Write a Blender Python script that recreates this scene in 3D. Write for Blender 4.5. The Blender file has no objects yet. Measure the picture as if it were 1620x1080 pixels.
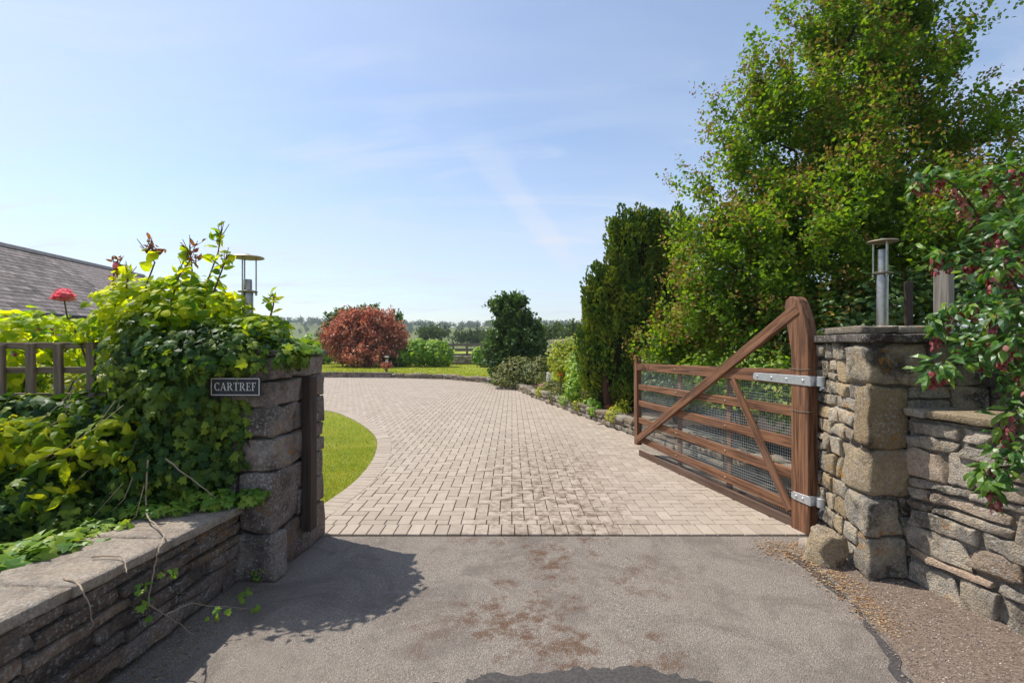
import bpy, math, random
import numpy as np
from mathutils import Vector, Matrix, noise as mnoise

# ------------------------------------------------------------------ camera, sky, sun, exposure
sc = bpy.context.scene
COL = sc.collection
F, CX, HY, EYE = 780.0, 810.0, 542.0, 1.5          # focal length in photo pixels, centre column, horizon row, eye height

cam_data = bpy.data.cameras.new("camera")
cam = bpy.data.objects.new("camera", cam_data)
COL.objects.link(cam)
cam.location = (0, 0, EYE)
cam.rotation_euler = (math.radians(90), 0, 0)
cam_data.sensor_width = 36.0
cam_data.lens = F / 1620.0 * 36.0
cam_data.shift_y = (HY - 540.0) / 1620.0
cam_data.clip_start = 0.05
cam_data.clip_end = 6000.0
sc.camera = cam

SUN_TO = Vector((-0.783, 0.367, 1.446)).normalized()   # direction towards the sun
SUN_EL = math.asin(SUN_TO.z)
SUN_AZ = math.atan2(SUN_TO.x, SUN_TO.y)                # clockwise from +Y

world = bpy.data.worlds.new("World")
sc.world = world
world.use_nodes = True
wn, wl = world.node_tree.nodes, world.node_tree.links
wn.clear()
w_out = wn.new("ShaderNodeOutputWorld")
w_bg = wn.new("ShaderNodeBackground")
w_bg.inputs["Strength"].default_value = 0.125
w_sky = wn.new("ShaderNodeTexSky")
w_sky.sky_type = 'NISHITA'
w_sky.sun_disc = False
w_sky.sun_elevation = SUN_EL
w_sky.sun_rotation = SUN_AZ
w_sky.altitude = 50
w_sky.air_density = 1.0
w_sky.dust_density = 1.0
w_sky.ozone_density = 1.6
# thin cirrus: noise on the direction projected to a high flat layer
w_tc = wn.new("ShaderNodeTexCoord")
w_sep = wn.new("ShaderNodeSeparateXYZ"); wl.new(w_tc.outputs["Generated"], w_sep.inputs[0])
def wmath(op, a, b=None, clamp=False):
    n = wn.new("ShaderNodeMath"); n.operation = op; n.use_clamp = clamp
    for i, v in enumerate((a, b)):
        if v is None: continue
        if isinstance(v, (int, float)): n.inputs[i].default_value = v
        else: wl.new(v, n.inputs[i])
    return n.outputs[0]
w_z = wmath('MAXIMUM', w_sep.outputs[2], 0.03)
w_zz = wmath('ADD', w_z, 0.12)
w_u = wmath('DIVIDE', w_sep.outputs[0], w_zz)
w_v = wmath('DIVIDE', w_sep.outputs[1], w_zz)
w_cmb = wn.new("ShaderNodeCombineXYZ"); wl.new(w_u, w_cmb.inputs[0]); wl.new(w_v, w_cmb.inputs[1])
def wnoise(scale, loc, rot, sc3, detail=7, rough=0.6, dist=0.4):
    mp = wn.new("ShaderNodeMapping"); wl.new(w_cmb.outputs[0], mp.inputs[0])
    mp.inputs["Location"].default_value = loc
    mp.inputs["Rotation"].default_value = (0, 0, math.radians(rot))
    mp.inputs["Scale"].default_value = sc3
    n = wn.new("ShaderNodeTexNoise"); wl.new(mp.outputs[0], n.inputs["Vector"])
    n.inputs["Scale"].default_value = scale
    n.inputs["Detail"].default_value = detail
    n.inputs["Roughness"].default_value = rough
    n.inputs["Distortion"].default_value = dist
    return n.outputs["Fac"]
def wramp(v, lo, hi):
    n = wn.new("ShaderNodeMapRange"); n.interpolation_type = 'SMOOTHSTEP'
    wl.new(v, n.inputs[0]); n.inputs[1].default_value = lo; n.inputs[2].default_value = hi
    return n.outputs[0]
c1 = wramp(wnoise(1.0, (3.1, 1.7, 0), 12, (0.35, 1.0, 1)), 0.22, 0.72)
c2 = wramp(wnoise(2.4, (7.3, 4.9, 0), -20, (0.5, 1.3, 1), 9, 0.65, 0.8), 0.48, 0.74)
c12 = wmath('ADD', wmath('MULTIPLY', c1, 0.55), wmath('MULTIPLY', c2, 0.45), True)
# an old spreading vapour trail, a straight ribbon across that layer
def trail(ax, ay, bx, by, half, n0, gain):
    dx, dy = bx - ax, by - ay
    L = math.hypot(dx, dy); dx /= L; dy /= L
    px = wmath('SUBTRACT', w_u, ax); py = wmath('SUBTRACT', w_v, ay)
    across = wmath('ABSOLUTE', wmath('SUBTRACT', wmath('MULTIPLY', px, -dy), wmath('MULTIPLY', py, -dx)))
    along = wmath('ADD', wmath('MULTIPLY', px, dx), wmath('MULTIPLY', py, dy))
    wob = wmath('MULTIPLY', wmath('SUBTRACT', wnoise(3.0, (n0, n0, 0), 0, (1, 1, 1), 6, .6, .3), 0.5), half * 1.4)
    r = wmath('ADD', across, wob)
    band = wn.new("ShaderNodeMapRange"); band.interpolation_type = 'SMOOTHSTEP'
    wl.new(r, band.inputs[0]); band.inputs[1].default_value = half; band.inputs[2].default_value = half * .35
    band.inputs[3].default_value = 0; band.inputs[4].default_value = 1
    ends = wmath('MULTIPLY', wramp(along, -0.3, 0.2), wramp(wmath('MULTIPLY', along, -1.0), -L - .3, -L + .2))
    return wmath('MULTIPLY', wmath('MULTIPLY', band.outputs[0], ends), gain)
def sky_uv(px, py):
    d = Vector(((px - CX) / F, 1.0, (HY - py) / F)).normalized()
    zz = max(d.z, .03) + .12
    return d.x / zz, d.y / zz
w_tr = wmath('ADD', trail(*sky_uv(760, 235), *sky_uv(900, 420), 0.11, 2.0, 0.30),
             trail(*sky_uv(430, 290), *sky_uv(960, 190), 0.07, 5.0, 0.14))
w_cl = wmath('ADD', c12, w_tr, True)
w_low = wmath('MULTIPLY', wramp(wmath('MULTIPLY', w_sep.outputs[2], -1.0), -0.60, -0.02), 1.0)   # more air seen through, more cloud
w_f = wmath('MULTIPLY', w_cl, wmath('ADD', wmath('MULTIPLY', w_low, 0.55), 0.50), True)
w_mix = wn.new("ShaderNodeMix"); w_mix.data_type = 'RGBA'
wl.new(w_f, w_mix.inputs[0]); wl.new(w_sky.outputs[0], w_mix.inputs[6])
w_mix.inputs[7].default_value = (4.15, 4.4, 5.0, 1)
wl.new(w_mix.outputs[2], w_bg.inputs["Color"])
wl.new(w_bg.outputs[0], w_out.inputs[0])

sun_data = bpy.data.lights.new("sun", 'SUN')
sun = bpy.data.objects.new("sun", sun_data)
COL.objects.link(sun)
sun_data.energy = 3.7
sun_data.angle = math.radians(0.53)
sun_data.color = (1.0, 0.95, 0.87)
sun.rotation_euler = SUN_TO.to_track_quat('Z', 'Y').to_euler()
sun.location = (-8, 4, 14)

vs = sc.view_settings
vs.view_transform = 'Standard'
vs.look = 'None'
vs.exposure = 0.62
vs.gamma = 1.0
sc.cycles.max_bounces = 6
sc.cycles.transparent_max_bounces = 8
sc.cycles.use_denoising = True

# ------------------------------------------------------------------ helpers
R = random.Random(11)
RN = np.random.default_rng(11)
WORLD = {}

def P(px, py, D):
    return Vector(((px - CX) / F * D, D, EYE - (py - HY) / F * D))
def G(px, py, z=0.0):
    return P(px, py, F * (EYE - z) / (py - HY))
def proj(V):
    V = np.asarray(V, float).reshape(-1, 3)
    return CX + V[:, 0] / V[:, 1] * F, HY - (V[:, 2] - EYE) / V[:, 1] * F

def mesh_np(name, V, faces):
    """faces: one (m,k) array or a list of such arrays"""
    if not isinstance(faces, list): faces = [faces]
    faces = [np.asarray(f, dtype=np.int32) for f in faces if len(f)]
    me = bpy.data.meshes.new(name)
    V = np.ascontiguousarray(V, dtype=np.float32)
    me.vertices.add(len(V)); me.vertices.foreach_set("co", V.ravel())
    loops = np.concatenate([f.ravel() for f in faces])
    tot = np.concatenate([np.full(len(f), f.shape[1], np.int32) for f in faces])
    st = np.concatenate([[0], np.cumsum(tot)[:-1]]).astype(np.int32)
    me.loops.add(len(loops)); me.loops.foreach_set("vertex_index", loops)
    me.polygons.add(len(tot)); me.polygons.foreach_set("loop_start", st)
    me.update(calc_edges=True)
    me.validate()
    me.polygons.foreach_set('use_smooth', np.zeros(len(me.polygons), bool))
    return me

def smooth(me, on=True):
    me.polygons.foreach_set("use_smooth", np.full(len(me.polygons), on, bool))
    return me

def obj(name, me, mat=None, parent=None, world=None, kind=None, label=None, cat=None, group=None):
    o = bpy.data.objects.new(name, me)
    COL.objects.link(o)
    if mat is not None and me is not None and len(me.materials) == 0:
        me.materials.append(mat)
    W = world or Matrix.Identity(4)
    o.matrix_basis = W
    if parent is not None:
        o.parent = parent
        o.matrix_parent_inverse = WORLD[parent].inverted()
    WORLD[o] = W
    if kind: o["kind"] = kind
    if label: o["label"] = label
    if cat: o["category"] = cat
    if group: o["group"] = group
    return o

def thing(name, label, cat, loc, group=None, kind=None):
    return obj(name, None, None, None, Matrix.Translation(Vector(loc)), kind, label, cat, group)

class MB:
    """collects boxes, tubes, lathes and polygons into one mesh"""
    def __init__(s): s.V = []; s.F = []
    def add(s, V, Fs):
        b = len(s.V); s.V += [tuple(v) for v in V]; s.F += [tuple(i + b for i in f) for f in Fs]; return s
    def prism(s, poly, O, U, V, N, t):
        """polygon in (u,v) extruded along N by t"""
        O, U, V, N = Vector(O), Vector(U), Vector(V), Vector(N)
        n = len(poly)
        a = [O + U * p[0] + V * p[1] for p in poly]; b = [q + N * t for q in a]
        return s.add(a + b, [tuple(range(n))[::-1], tuple(range(n, 2 * n))] + [(i, (i + 1) % n, n + (i + 1) % n, n + i) for i in range(n)])
    def box(s, x0, x1, y0, y1, z0, z1):
        return s.prism([(x0, y0), (x1, y0), (x1, y1), (x0, y1)], (0, 0, z0), (1, 0, 0), (0, 1, 0), (0, 0, 1), z1 - z0)
    def tube(s, pts, rad, n=6, cap=True):
        pts = [Vector(p) for p in pts]
        if not isinstance(rad, (list, tuple)): rad = [rad] * len(pts)
        V = []; prev = None
        for i, p in enumerate(pts):
            d = (pts[min(i + 1, len(pts) - 1)] - pts[max(i - 1, 0)])
            d = d.normalized() if d.length > 1e-9 else Vector((0, 0, 1))
            a = prev if prev is not None else (Vector((1, 0, 0)) if abs(d.x) < .8 else Vector((0, 1, 0)))
            a = (a - d * a.dot(d)); a = a.normalized() if a.length > 1e-6 else d.orthogonal().normalized()
            prev = a; b = d.cross(a)
            for k in range(n):
                t = 2 * math.pi * k / n
                V.append(p + (a * math.cos(t) + b * math.sin(t)) * rad[i])
        Fs = [(i * n + k, i * n + (k + 1) % n, (i + 1) * n + (k + 1) % n, (i + 1) * n + k) for i in range(len(pts) - 1) for k in range(n)]
        if cap: Fs += [tuple(range(n))[::-1], tuple(range((len(pts) - 1) * n, len(pts) * n))]
        return s.add(V, Fs)
    def lathe(s, prof, c, n=20):
        c = Vector(c); V = []
        for r, z in prof:
            for k in range(n):
                t = 2 * math.pi * k / n
                V.append(c + Vector((r * math.cos(t), r * math.sin(t), z)))
        m = len(prof)
        Fs = [(i * n + k, i * n + (k + 1) % n, (i + 1) * n + (k + 1) % n, (i + 1) * n + k) for i in range(m - 1) for k in range(n)]
        Fs += [tuple(range(n))[::-1], tuple(range((m - 1) * n, m * n))]
        return s.add(V, Fs)
    def mesh(s, name, sm=False):
        me = bpy.data.meshes.new(name); me.from_pydata(s.V, [], s.F); me.update()
        if sm:
            smooth(me)
            me.set_sharp_from_angle(angle=math.radians(38))
        return me

_grid_cache = {}
def cube_grid(ax, ay, az):
    """surface grid of a cube in [-1,1]^3 with the given coordinates along each axis"""
    key = (tuple(ax), tuple(ay), tuple(az))
    if key in _grid_cache: return _grid_cache[key]
    idx = {}; V = []; Fs = []
    def vid(i, j, k):
        q = (i, j, k)
        if q not in idx: idx[q] = len(V); V.append((ax[i], ay[j], az[k]))
        return idx[q]
    nx, ny, nz = len(ax) - 1, len(ay) - 1, len(az) - 1
    for i in range(nx):
        for j in range(ny):
            Fs.append([vid(i, j, 0), vid(i, j + 1, 0), vid(i + 1, j + 1, 0), vid(i + 1, j, 0)])
            Fs.append([vid(i, j, nz), vid(i + 1, j, nz), vid(i + 1, j + 1, nz), vid(i, j + 1, nz)])
    for i in range(nx):
        for k in range(nz):
            Fs.append([vid(i, 0, k), vid(i + 1, 0, k), vid(i + 1, 0, k + 1), vid(i, 0, k + 1)])
            Fs.append([vid(i, ny, k), vid(i, ny, k + 1), vid(i + 1, ny, k + 1), vid(i + 1, ny, k)])
    for j in range(ny):
        for k in range(nz):
            Fs.append([vid(0, j, k), vid(0, j, k + 1), vid(0, j + 1, k + 1), vid(0, j + 1, k)])
            Fs.append([vid(nx, j, k), vid(nx, j + 1, k), vid(nx, j + 1, k + 1), vid(nx, j, k + 1)])
    _grid_cache[key] = (np.array(V), np.array(Fs, np.int32))
    return _grid_cache[key]
GFINE = (-1, -.84, -.45, 0, .45, .84, 1)
GMID = (-1, -.8, 0, .8, 1)
GLOW = (-1, -.7, .7, 1)

def stone_mesh(O, U, V, N, w, h, d, seed, rough=.012, rnd=.25, skew=.10, g=(GFINE, GFINE, GLOW)):
    """rough stone: face w x h spanned by U and V from corner O, reaching d out along N; O lies on the back plane"""
    O, U, V, N = (np.array(q, float) for q in (O, U, V, N))
    B, Fq = cube_grid(*g)
    rs = np.random.default_rng(seed)
    half = np.array((w, h, d)) * .5
    r = rnd * min(w, h, d) * .5
    q = B * half
    inner = half - r
    cl = np.clip(q, -inner, inner)
    dv = q - cl
    ln = np.linalg.norm(dv, axis=1, keepdims=True)
    q = np.where(ln > 1e-9, cl + dv / np.maximum(ln, 1e-9) * np.minimum(ln, r), q)
    # uneven corners: trilinear offsets
    t = (B + 1) * .5
    off = np.zeros_like(q)
    for cx in (0, 1):
        for cy in (0, 1):
            for cz in (0, 1):
                wgt = (t[:, 0] if cx else 1 - t[:, 0]) * (t[:, 1] if cy else 1 - t[:, 1]) * (t[:, 2] if cz else 1 - t[:, 2])
                o = rs.uniform(-1, 1, 3) * skew * np.array((min(w, h * 2), h, 0.6 * d if cz else 0)) * .5
                off += wgt[:, None] * o
    q = q + off
    W = O + np.outer(q[:, 0] + half[0], U) + np.outer(q[:, 1] + half[1], V) + np.outer(q[:, 2] + half[2], N)
    if rough > 0:
        ph = rs.uniform(0, 50, 3)
        for i in range(len(W)):
            p = Vector(W[i] * 9.0 + ph)
            a = mnoise.noise_vector(p)
            b = mnoise.noise_vector(p * 2.7)
            W[i] += (np.array(a) * .65 + np.array(b) * .35) * rough * 1.6
    return smooth(mesh_np("stone", W, Fq))

def rubble(parent, name, O, U, N, length, height, mat, rows, widths, d=.07, gap=.010, seed=0, rough=.012, slope=0.0, skip=None, kind=None, g=None, skew=.12, rnd=.3):
    """coursed rubble stones on a face: O lower corner on the core plane; rows = list of heights"""
    rs = random.Random(seed); U = Vector(U); N = Vector(N); Z = Vector((0, 0, 1))
    z = 0.0; k = 0
    for hgt in rows:
        if z >= height - .02: break
        hgt = min(hgt, height - z)
        u = 0.0
        while u < length - .01:
            w = rs.uniform(*widths) * (1.25 if hgt < .09 else 1.0)
            if length - u - w < widths[0] * .6: w = length - u
            parts = [(z, hgt)]
            if hgt > .13 and rs.random() < .22:
                f = rs.uniform(.4, .6); parts = [(z, hgt * f), (z + hgt * f, hgt * (1 - f))]
            for (zz, hh) in parts:
                if skip is None or not skip(u + w / 2, zz + hh / 2):
                    dd = d * rs.uniform(.72, 1.25)
                    O2 = Vector(O) + U * (u + gap / 2) + Z * (zz + gap / 2 + slope * u)
                    me = stone_mesh(O2 - N * .03, U, Z, N, w - gap, hh - gap, dd + .03, seed * 1000 + k, rough, rnd, skew, g or (GFINE, GMID, GLOW))
                    obj(name, me, mat, parent, kind=kind)
                k += 1
            u += w
        z += hgt
    return k

def frames(tip, nrm):
    tip = tip / np.maximum(np.linalg.norm(tip, axis=1, keepdims=True), 1e-9)
    X = np.cross(tip, nrm)
    X /= np.maximum(np.linalg.norm(X, axis=1, keepdims=True), 1e-9)
    Z = np.cross(X, tip)
    return X, tip, Z

def leaf_arrays(base, faces, pos, tip, nrm, size):
    X, Y, Z = frames(tip, nrm)
    B = np.asarray(base, float)
    V = (pos[:, None, :] + size[:, None, None] * (B[None, :, 0, None] * X[:, None, :] + B[None, :, 1, None] * Y[:, None, :] + B[None, :, 2, None] * Z[:, None, :]))
    n, nv = len(pos), len(B)
    out = []
    for k in (3, 4):
        fk = np.array([f for f in faces if len(f) == k], np.int32)
        if len(fk): out.append((fk[None] + (np.arange(n) * nv)[:, None, None]).reshape(-1, k))
    return V.reshape(-1, 3), out

def make_leaf(outline_half, cz=.06, fold=.10, curl=.10):
    """outline_half: (x,y) from the stalk to the tip on the right side"""
    V = [(0, 0, 0)]; n = len(outline_half)
    mid = []
    ys = [p[1] for p in outline_half[:-1]]
    V = [(0, 0, 0), (0, .34, cz), (0, .68, cz * .6), (0, 1, -curl)]
    Fs = []
    for sgn in (1, -1):
        ids = []
        for (x, y) in outline_half[:-1]:
            ids.append(len(V)); V.append((sgn * x, y, -fold * abs(x) * 1.5 - curl * max(y, 0) ** 2 + cz * .3))
        ring = [0] + ids + [3]
        for a, b in zip(ring[:-1], ring[1:]):
            ym = (V[a][1] + V[b][1]) / 2
            c = 1 if ym < .5 else 2
            if c in (a, b): continue
            Fs.append((a, b, c) if sgn > 0 else (b, a, c))
        # close between the two midrib points
        sw = next((i for i in range(len(ring) - 1) if (V[ring[i]][1] + V[ring[i + 1]][1]) / 2 >= .5), len(ring) - 2)
        Fs.append((ring[sw], 2, 1) if sgn > 0 else (1, 2, ring[sw]))
    return V, Fs

LEAF_OVAL = make_leaf([(.22, .10), (.36, .35), (.30, .65), (.12, .88), (0, 1)])
LEAF_LONG = make_leaf([(.13, .10), (.22, .32), (.17, .62), (.06, .86), (0, 1)], curl=.28, fold=.25)
LEAF_IVY = make_leaf([(.26, -.13), (.58, .10), (.36, .30), (.52, .58), (.22, .62), (0, 1)], cz=.05, fold=.12)
LEAF_BROAD = make_leaf([(.30, -.06), (.50, .22), (.46, .50), (.22, .80), (0, 1)], cz=.08, fold=.16, curl=.16)
LEAF_LOBED = make_leaf([(.14, .12), (.42, .34), (.22, .44), (.40, .72), (.14, .78), (0, 1)], fold=.2)
LEAF_TINY = ([(0, 0, 0), (.34, .45, .10), (0, 1, -.05), (-.34, .45, .10)], [(0, 1, 2), (0, 2, 3)])
LEAF_SMALL = ([(0, 0, 0), (.42, .42, .10), (.20, .80, .05), (0, 1, -.05), (-.20, .80, .05), (-.42, .42, .10)], [(0, 1, 2), (0, 2, 3), (0, 3, 4), (0, 4, 5)])
BLADE = ([(-.5, 0, 0), (.5, 0, 0), (.0, 1, .25)], [(0, 1, 2)])
_t = []
for k_ in range(5):
    a_ = 2 * math.pi * k_ / 5
    _t.append((math.cos(a_), math.sin(a_)))
# a small fan of scale foliage: three crossed pointed blades
SPRAY_V, SPRAY_F = [], []
for k_, (lean, az_) in enumerate(((0, 0), (.45, 1.1), (-.45, 2.2), (.3, 3.0))):
    cx_, sx_ = math.cos(az_), math.sin(az_)
    b_ = len(SPRAY_V)
    for (x_, y_) in ((-.10, 0), (.10, 0), (.20, .55), (0, 1), (-.20, .55)):
        SPRAY_V.append((x_ * cx_ + lean * y_ * .7, y_, x_ * sx_ + lean * y_ * .4 * (-1) ** k_))
    SPRAY_F += [(b_, b_ + 1, b_ + 2), (b_, b_ + 2, b_ + 4), (b_ + 4, b_ + 2, b_ + 3)]
SPRAY = (SPRAY_V, SPRAY_F)

def foliage(parent, leaf, pos, tip, nrm, size, mat, n_ind=0, name="leaf", mass="foliage"):
    """the n_ind leaves that show largest become parts of their own, the rest one mass"""
    base, faces = leaf
    n = len(pos)
    order = np.arange(n)
    if n_ind:
        px, py = proj(pos)
        vis = (px > -10) & (px < 1630) & (py > -10) & (py < 1090)
        score = size / pos[:, 1] * np.where(vis, 1, .05)
        # prefer leaves nearest the eye: those are the ones in front
        score = score * (1 + .5 * (nrm[:, 1] < 0)) / pos[:, 1] ** 2
        order = np.argsort(-score)
        ind = order[:n_ind]; order = order[n_ind:]
        me = mesh_np(name, np.array(base), [np.array([f for f in faces if len(f) == 3], np.int32)])
        me.materials.append(mat)
        X, Y, Z = frames(tip[ind], nrm[ind])
        for j, i in enumerate(ind):
            M = Matrix(((X[j][0], Y[j][0], Z[j][0], 0), (X[j][1], Y[j][1], Z[j][1], 0), (X[j][2], Y[j][2], Z[j][2], 0), (0, 0, 0, 1)))
            M = Matrix.Translation(Vector(pos[i])) @ M @ Matrix.Scale(float(size[i]), 4)
            obj(name, me, None, parent, M)
    if len(order):
        V, fs = leaf_arrays(base, faces, pos[order], tip[order], nrm[order], size[order])
        return obj(mass, mesh_np(mass, V, fs), mat, parent, kind="stuff")

def unit(v): return v / np.maximum(np.linalg.norm(v, axis=-1, keepdims=True), 1e-9)

def Lb(px, py, D, rx, ry, rd=None):
    """ellipsoid lobe given by where it shows: centre pixel, distance and radii in photo pixels (rd in metres)"""
    c = P(px, py, D); s = D / F
    return (c.x, c.y, c.z, rx * s, (rx * s if rd is None else rd), ry * s)

def mass_points(lobes, n, rs, shell=(.72, 1.05), zmin=None):
    """points in the outer shells of a union of lobes, with outward normals"""
    L = np.array(lobes); area = (L[:, 3] * L[:, 5] + L[:, 4] * L[:, 5] + L[:, 3] * L[:, 4])
    k = rs.choice(len(L), size=int(n * 1.6), p=area / area.sum())
    d = unit(rs.normal(size=(len(k), 3)))
    r = rs.uniform(shell[0], shell[1], len(k))
    lump = np.array([mnoise.noise(Vector(q * 3.1) + Vector((float(i) * 3.3, 0, 0))) for q, i in zip(d, k)])
    r = r * (1 + .22 * lump)
    p = L[k, :3] + d * L[k, 3:] * r[:, None]
    nr = unit(d / L[k, 3:])
    ok = np.ones(len(p), bool)
    for j in range(len(L)):
        q = np.linalg.norm((p - L[j, :3]) / L[j, 3:], axis=1)
        ok &= (q > .68) | (k == j)
    if zmin is not None: ok &= p[:, 2] > zmin
    p, nr = p[ok][:n], nr[ok][:n]
    return p, nr

def shrub(name, label, cat, base, lobes, n, leaf, size, mat, stem_mat, seed, n_ind=0, droop=.3, up=.35, zmin=.0, group=None, shell=(.62, 1.06), jit=.6, stems=5, keep=None):
    rs = np.random.default_rng(seed)
    base = (float(np.mean([q[0] for q in lobes])), float(np.mean([q[1] for q in lobes])), Vector(base).z)
    t = thing(name, label, cat, base, group)
    p, nr = mass_points(lobes, n, rs, shell, zmin)
    if keep is not None:
        k = keep(p); p, nr = p[k], nr[k]
    nrm = unit(nr + np.array((0, 0, up)) + rs.normal(size=p.shape) * jit * .6)
    tip = unit(np.cross(nrm, rs.normal(size=p.shape)) + nr * .35 + np.array((0, 0, -droop)))
    foliage(t, leaf, p, tip, nrm, rs.uniform(size[0], size[1], len(p)), mat, n_ind)
    if stems:
        b = Vector(base); rr = random.Random(seed)
        for i in range(stems):
            Lq = lobes[i % len(lobes)]
            e = Vector(Lq[:3]) + Vector((rr.uniform(-.4, .4) * Lq[3], rr.uniform(-.4, .4) * Lq[4], rr.uniform(-.1, .5) * Lq[5]))
            m = b.lerp(e, .5) + Vector((rr.uniform(-.1, .1), rr.uniform(-.1, .1), .05)) * (e - b).length
            obj("stem", MB().tube([b + Vector((rr.uniform(-.05, .05), rr.uniform(-.05, .05), -.05)), m, e], [.018 * (1 + (e - b).length * .3), .012, .005], 5).mesh("stem", True), stem_mat, t)
    return t

def tree(name, label, cat, base, lobes, ncl, per, leaf, size, mat, bark, seed, trunk_r=.1, twig=.35, group=None, inner=.30, up=.45, extra=None, stems=1, droop=0.0, tw_n=5, spread=.75, sag=.13):
    """branch skeleton grown to cluster centres filling the lobes; leaves along the twigs of each cluster"""
    rs = np.random.default_rng(seed)
    t = thing(name, label, cat, base, group)
    L = np.array(lobes); vol = L[:, 3] * L[:, 4] * L[:, 5]
    k = rs.choice(len(L), size=ncl, p=vol ** .8 / (vol ** .8).sum())
    d = unit(rs.normal(size=(ncl, 3)))
    r = (inner ** 3 + (1 - inner ** 3) * rs.uniform(0, 1, ncl)) ** (1 / 2.2)
    C = L[k, :3] + d * L[k, 3:] * r[:, None]
    C = C[C[:, 2] > base[2] + .15]
    b = np.array(base, float)
    cen = (L[:, :3] * vol[:, None]).sum(0) / vol.sum()
    nodes = []; parent = []
    trunk_top = b * .55 + cen * .45
    for s in range(stems):
        off = rs.normal(size=3) * np.array((.18, .18, 0)) * (stems > 1)
        prev = -1
        for f in np.linspace(0, 1, 5):
            p = b + off * (.4 + f) + (trunk_top + off * 4 - b) * f + rs.normal(size=3) * .03 * f * np.linalg.norm(trunk_top - b)
            nodes.append(p if f > 0 else b + off * .4); parent.append(prev); prev = len(nodes) - 1
    order = np.argsort(np.linalg.norm(C - trunk_top, axis=1))
    leafn = []
    for i in order:
        A = np.array(nodes)
        dist = np.linalg.norm(A - C[i], axis=1) + .35 * np.abs(A[:, 2] - C[i][2] > 0) * np.maximum(A[:, 2] - C[i][2], 0)
        dist[A[:, 2] < b[2] + .25 * (trunk_top[2] - b[2])] += 50
        j = int(np.argmin(dist)); a = A[j]
        steps = max(1, int(np.linalg.norm(C[i] - a) / .35)); prev = j
        for q in range(1, steps + 1):
            f = q / steps
            p = a + (C[i] - a) * f + rs.normal(size=3) * .03 * (f < 1) + np.array((0, 0, .06 * math.sin(math.pi * f)))
            nodes.append(p); parent.append(prev); prev = len(nodes) - 1
        leafn.append(prev)
    nn = len(nodes); load = np.zeros(nn)
    for q in leafn: load[q] += 1
    for q in range(nn - 1, -1, -1):
        if parent[q] >= 0: load[parent[q]] += load[q]
    rad = np.maximum(.004, trunk_r * np.sqrt(load / max(load[0], 1)) if stems == 1 else trunk_r * np.sqrt(load / load.max()))
    tb = MB(); lb = MB()
    for q in range(nn):
        if parent[q] >= 0 and load[q] > 0:
            r0, r1 = rad[parent[q]], rad[q]
            big = rad[q] > trunk_r * .45
            (tb if big else lb).tube([nodes[parent[q]], nodes[q]], [min(r0, r1 * 1.6), r1], 7 if big else 4, False)
    if tb.F: obj("trunk", tb.mesh("trunk", True), bark, t)
    if lb.F: obj("branches", lb.mesh("branches", True), bark, t, kind="stuff")
    # leaves
    nC = len(C)
    outw = unit(C - trunk_top)
    ntw = tw_n
    td = unit(outw[:, None, :] * .8 + rs.normal(size=(nC, ntw, 3)) * spread + rs.normal(size=(nC, 1, 3)) * (.75 - spread) + np.array((0, 0, up)))
    tl = twig * rs.uniform(.5, 1.3, (nC, ntw))
    m = max(1, per // ntw)
    f = rs.uniform(.05, 1.0, (nC, ntw, m))
    pos = C[:, None, None, :] + td[:, :, None, :] * (tl[:, :, None] * f)[..., None] + rs.normal(size=(nC, ntw, m, 3)) * twig * sag
    pos = pos.reshape(-1, 3)
    tdr = np.repeat(td.reshape(-1, 3), m, axis=0)
    nrm = unit(np.array((0, 0, .8)) + rs.normal(size=pos.shape) * .65 + tdr * .3)
    tip = unit(tdr * .5 + rs.normal(size=pos.shape) * .8 + np.array((0, 0, -droop)))
    sz = rs.uniform(size[0], size[1], len(pos))
    V, fs = leaf_arrays(leaf[0], leaf[1], pos, tip, nrm, sz)
    obj("crown", mesh_np("crown", V, fs), mat, t, kind="stuff")
    if extra:
        extra(t, C, td, tl, rs)
    return t

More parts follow.
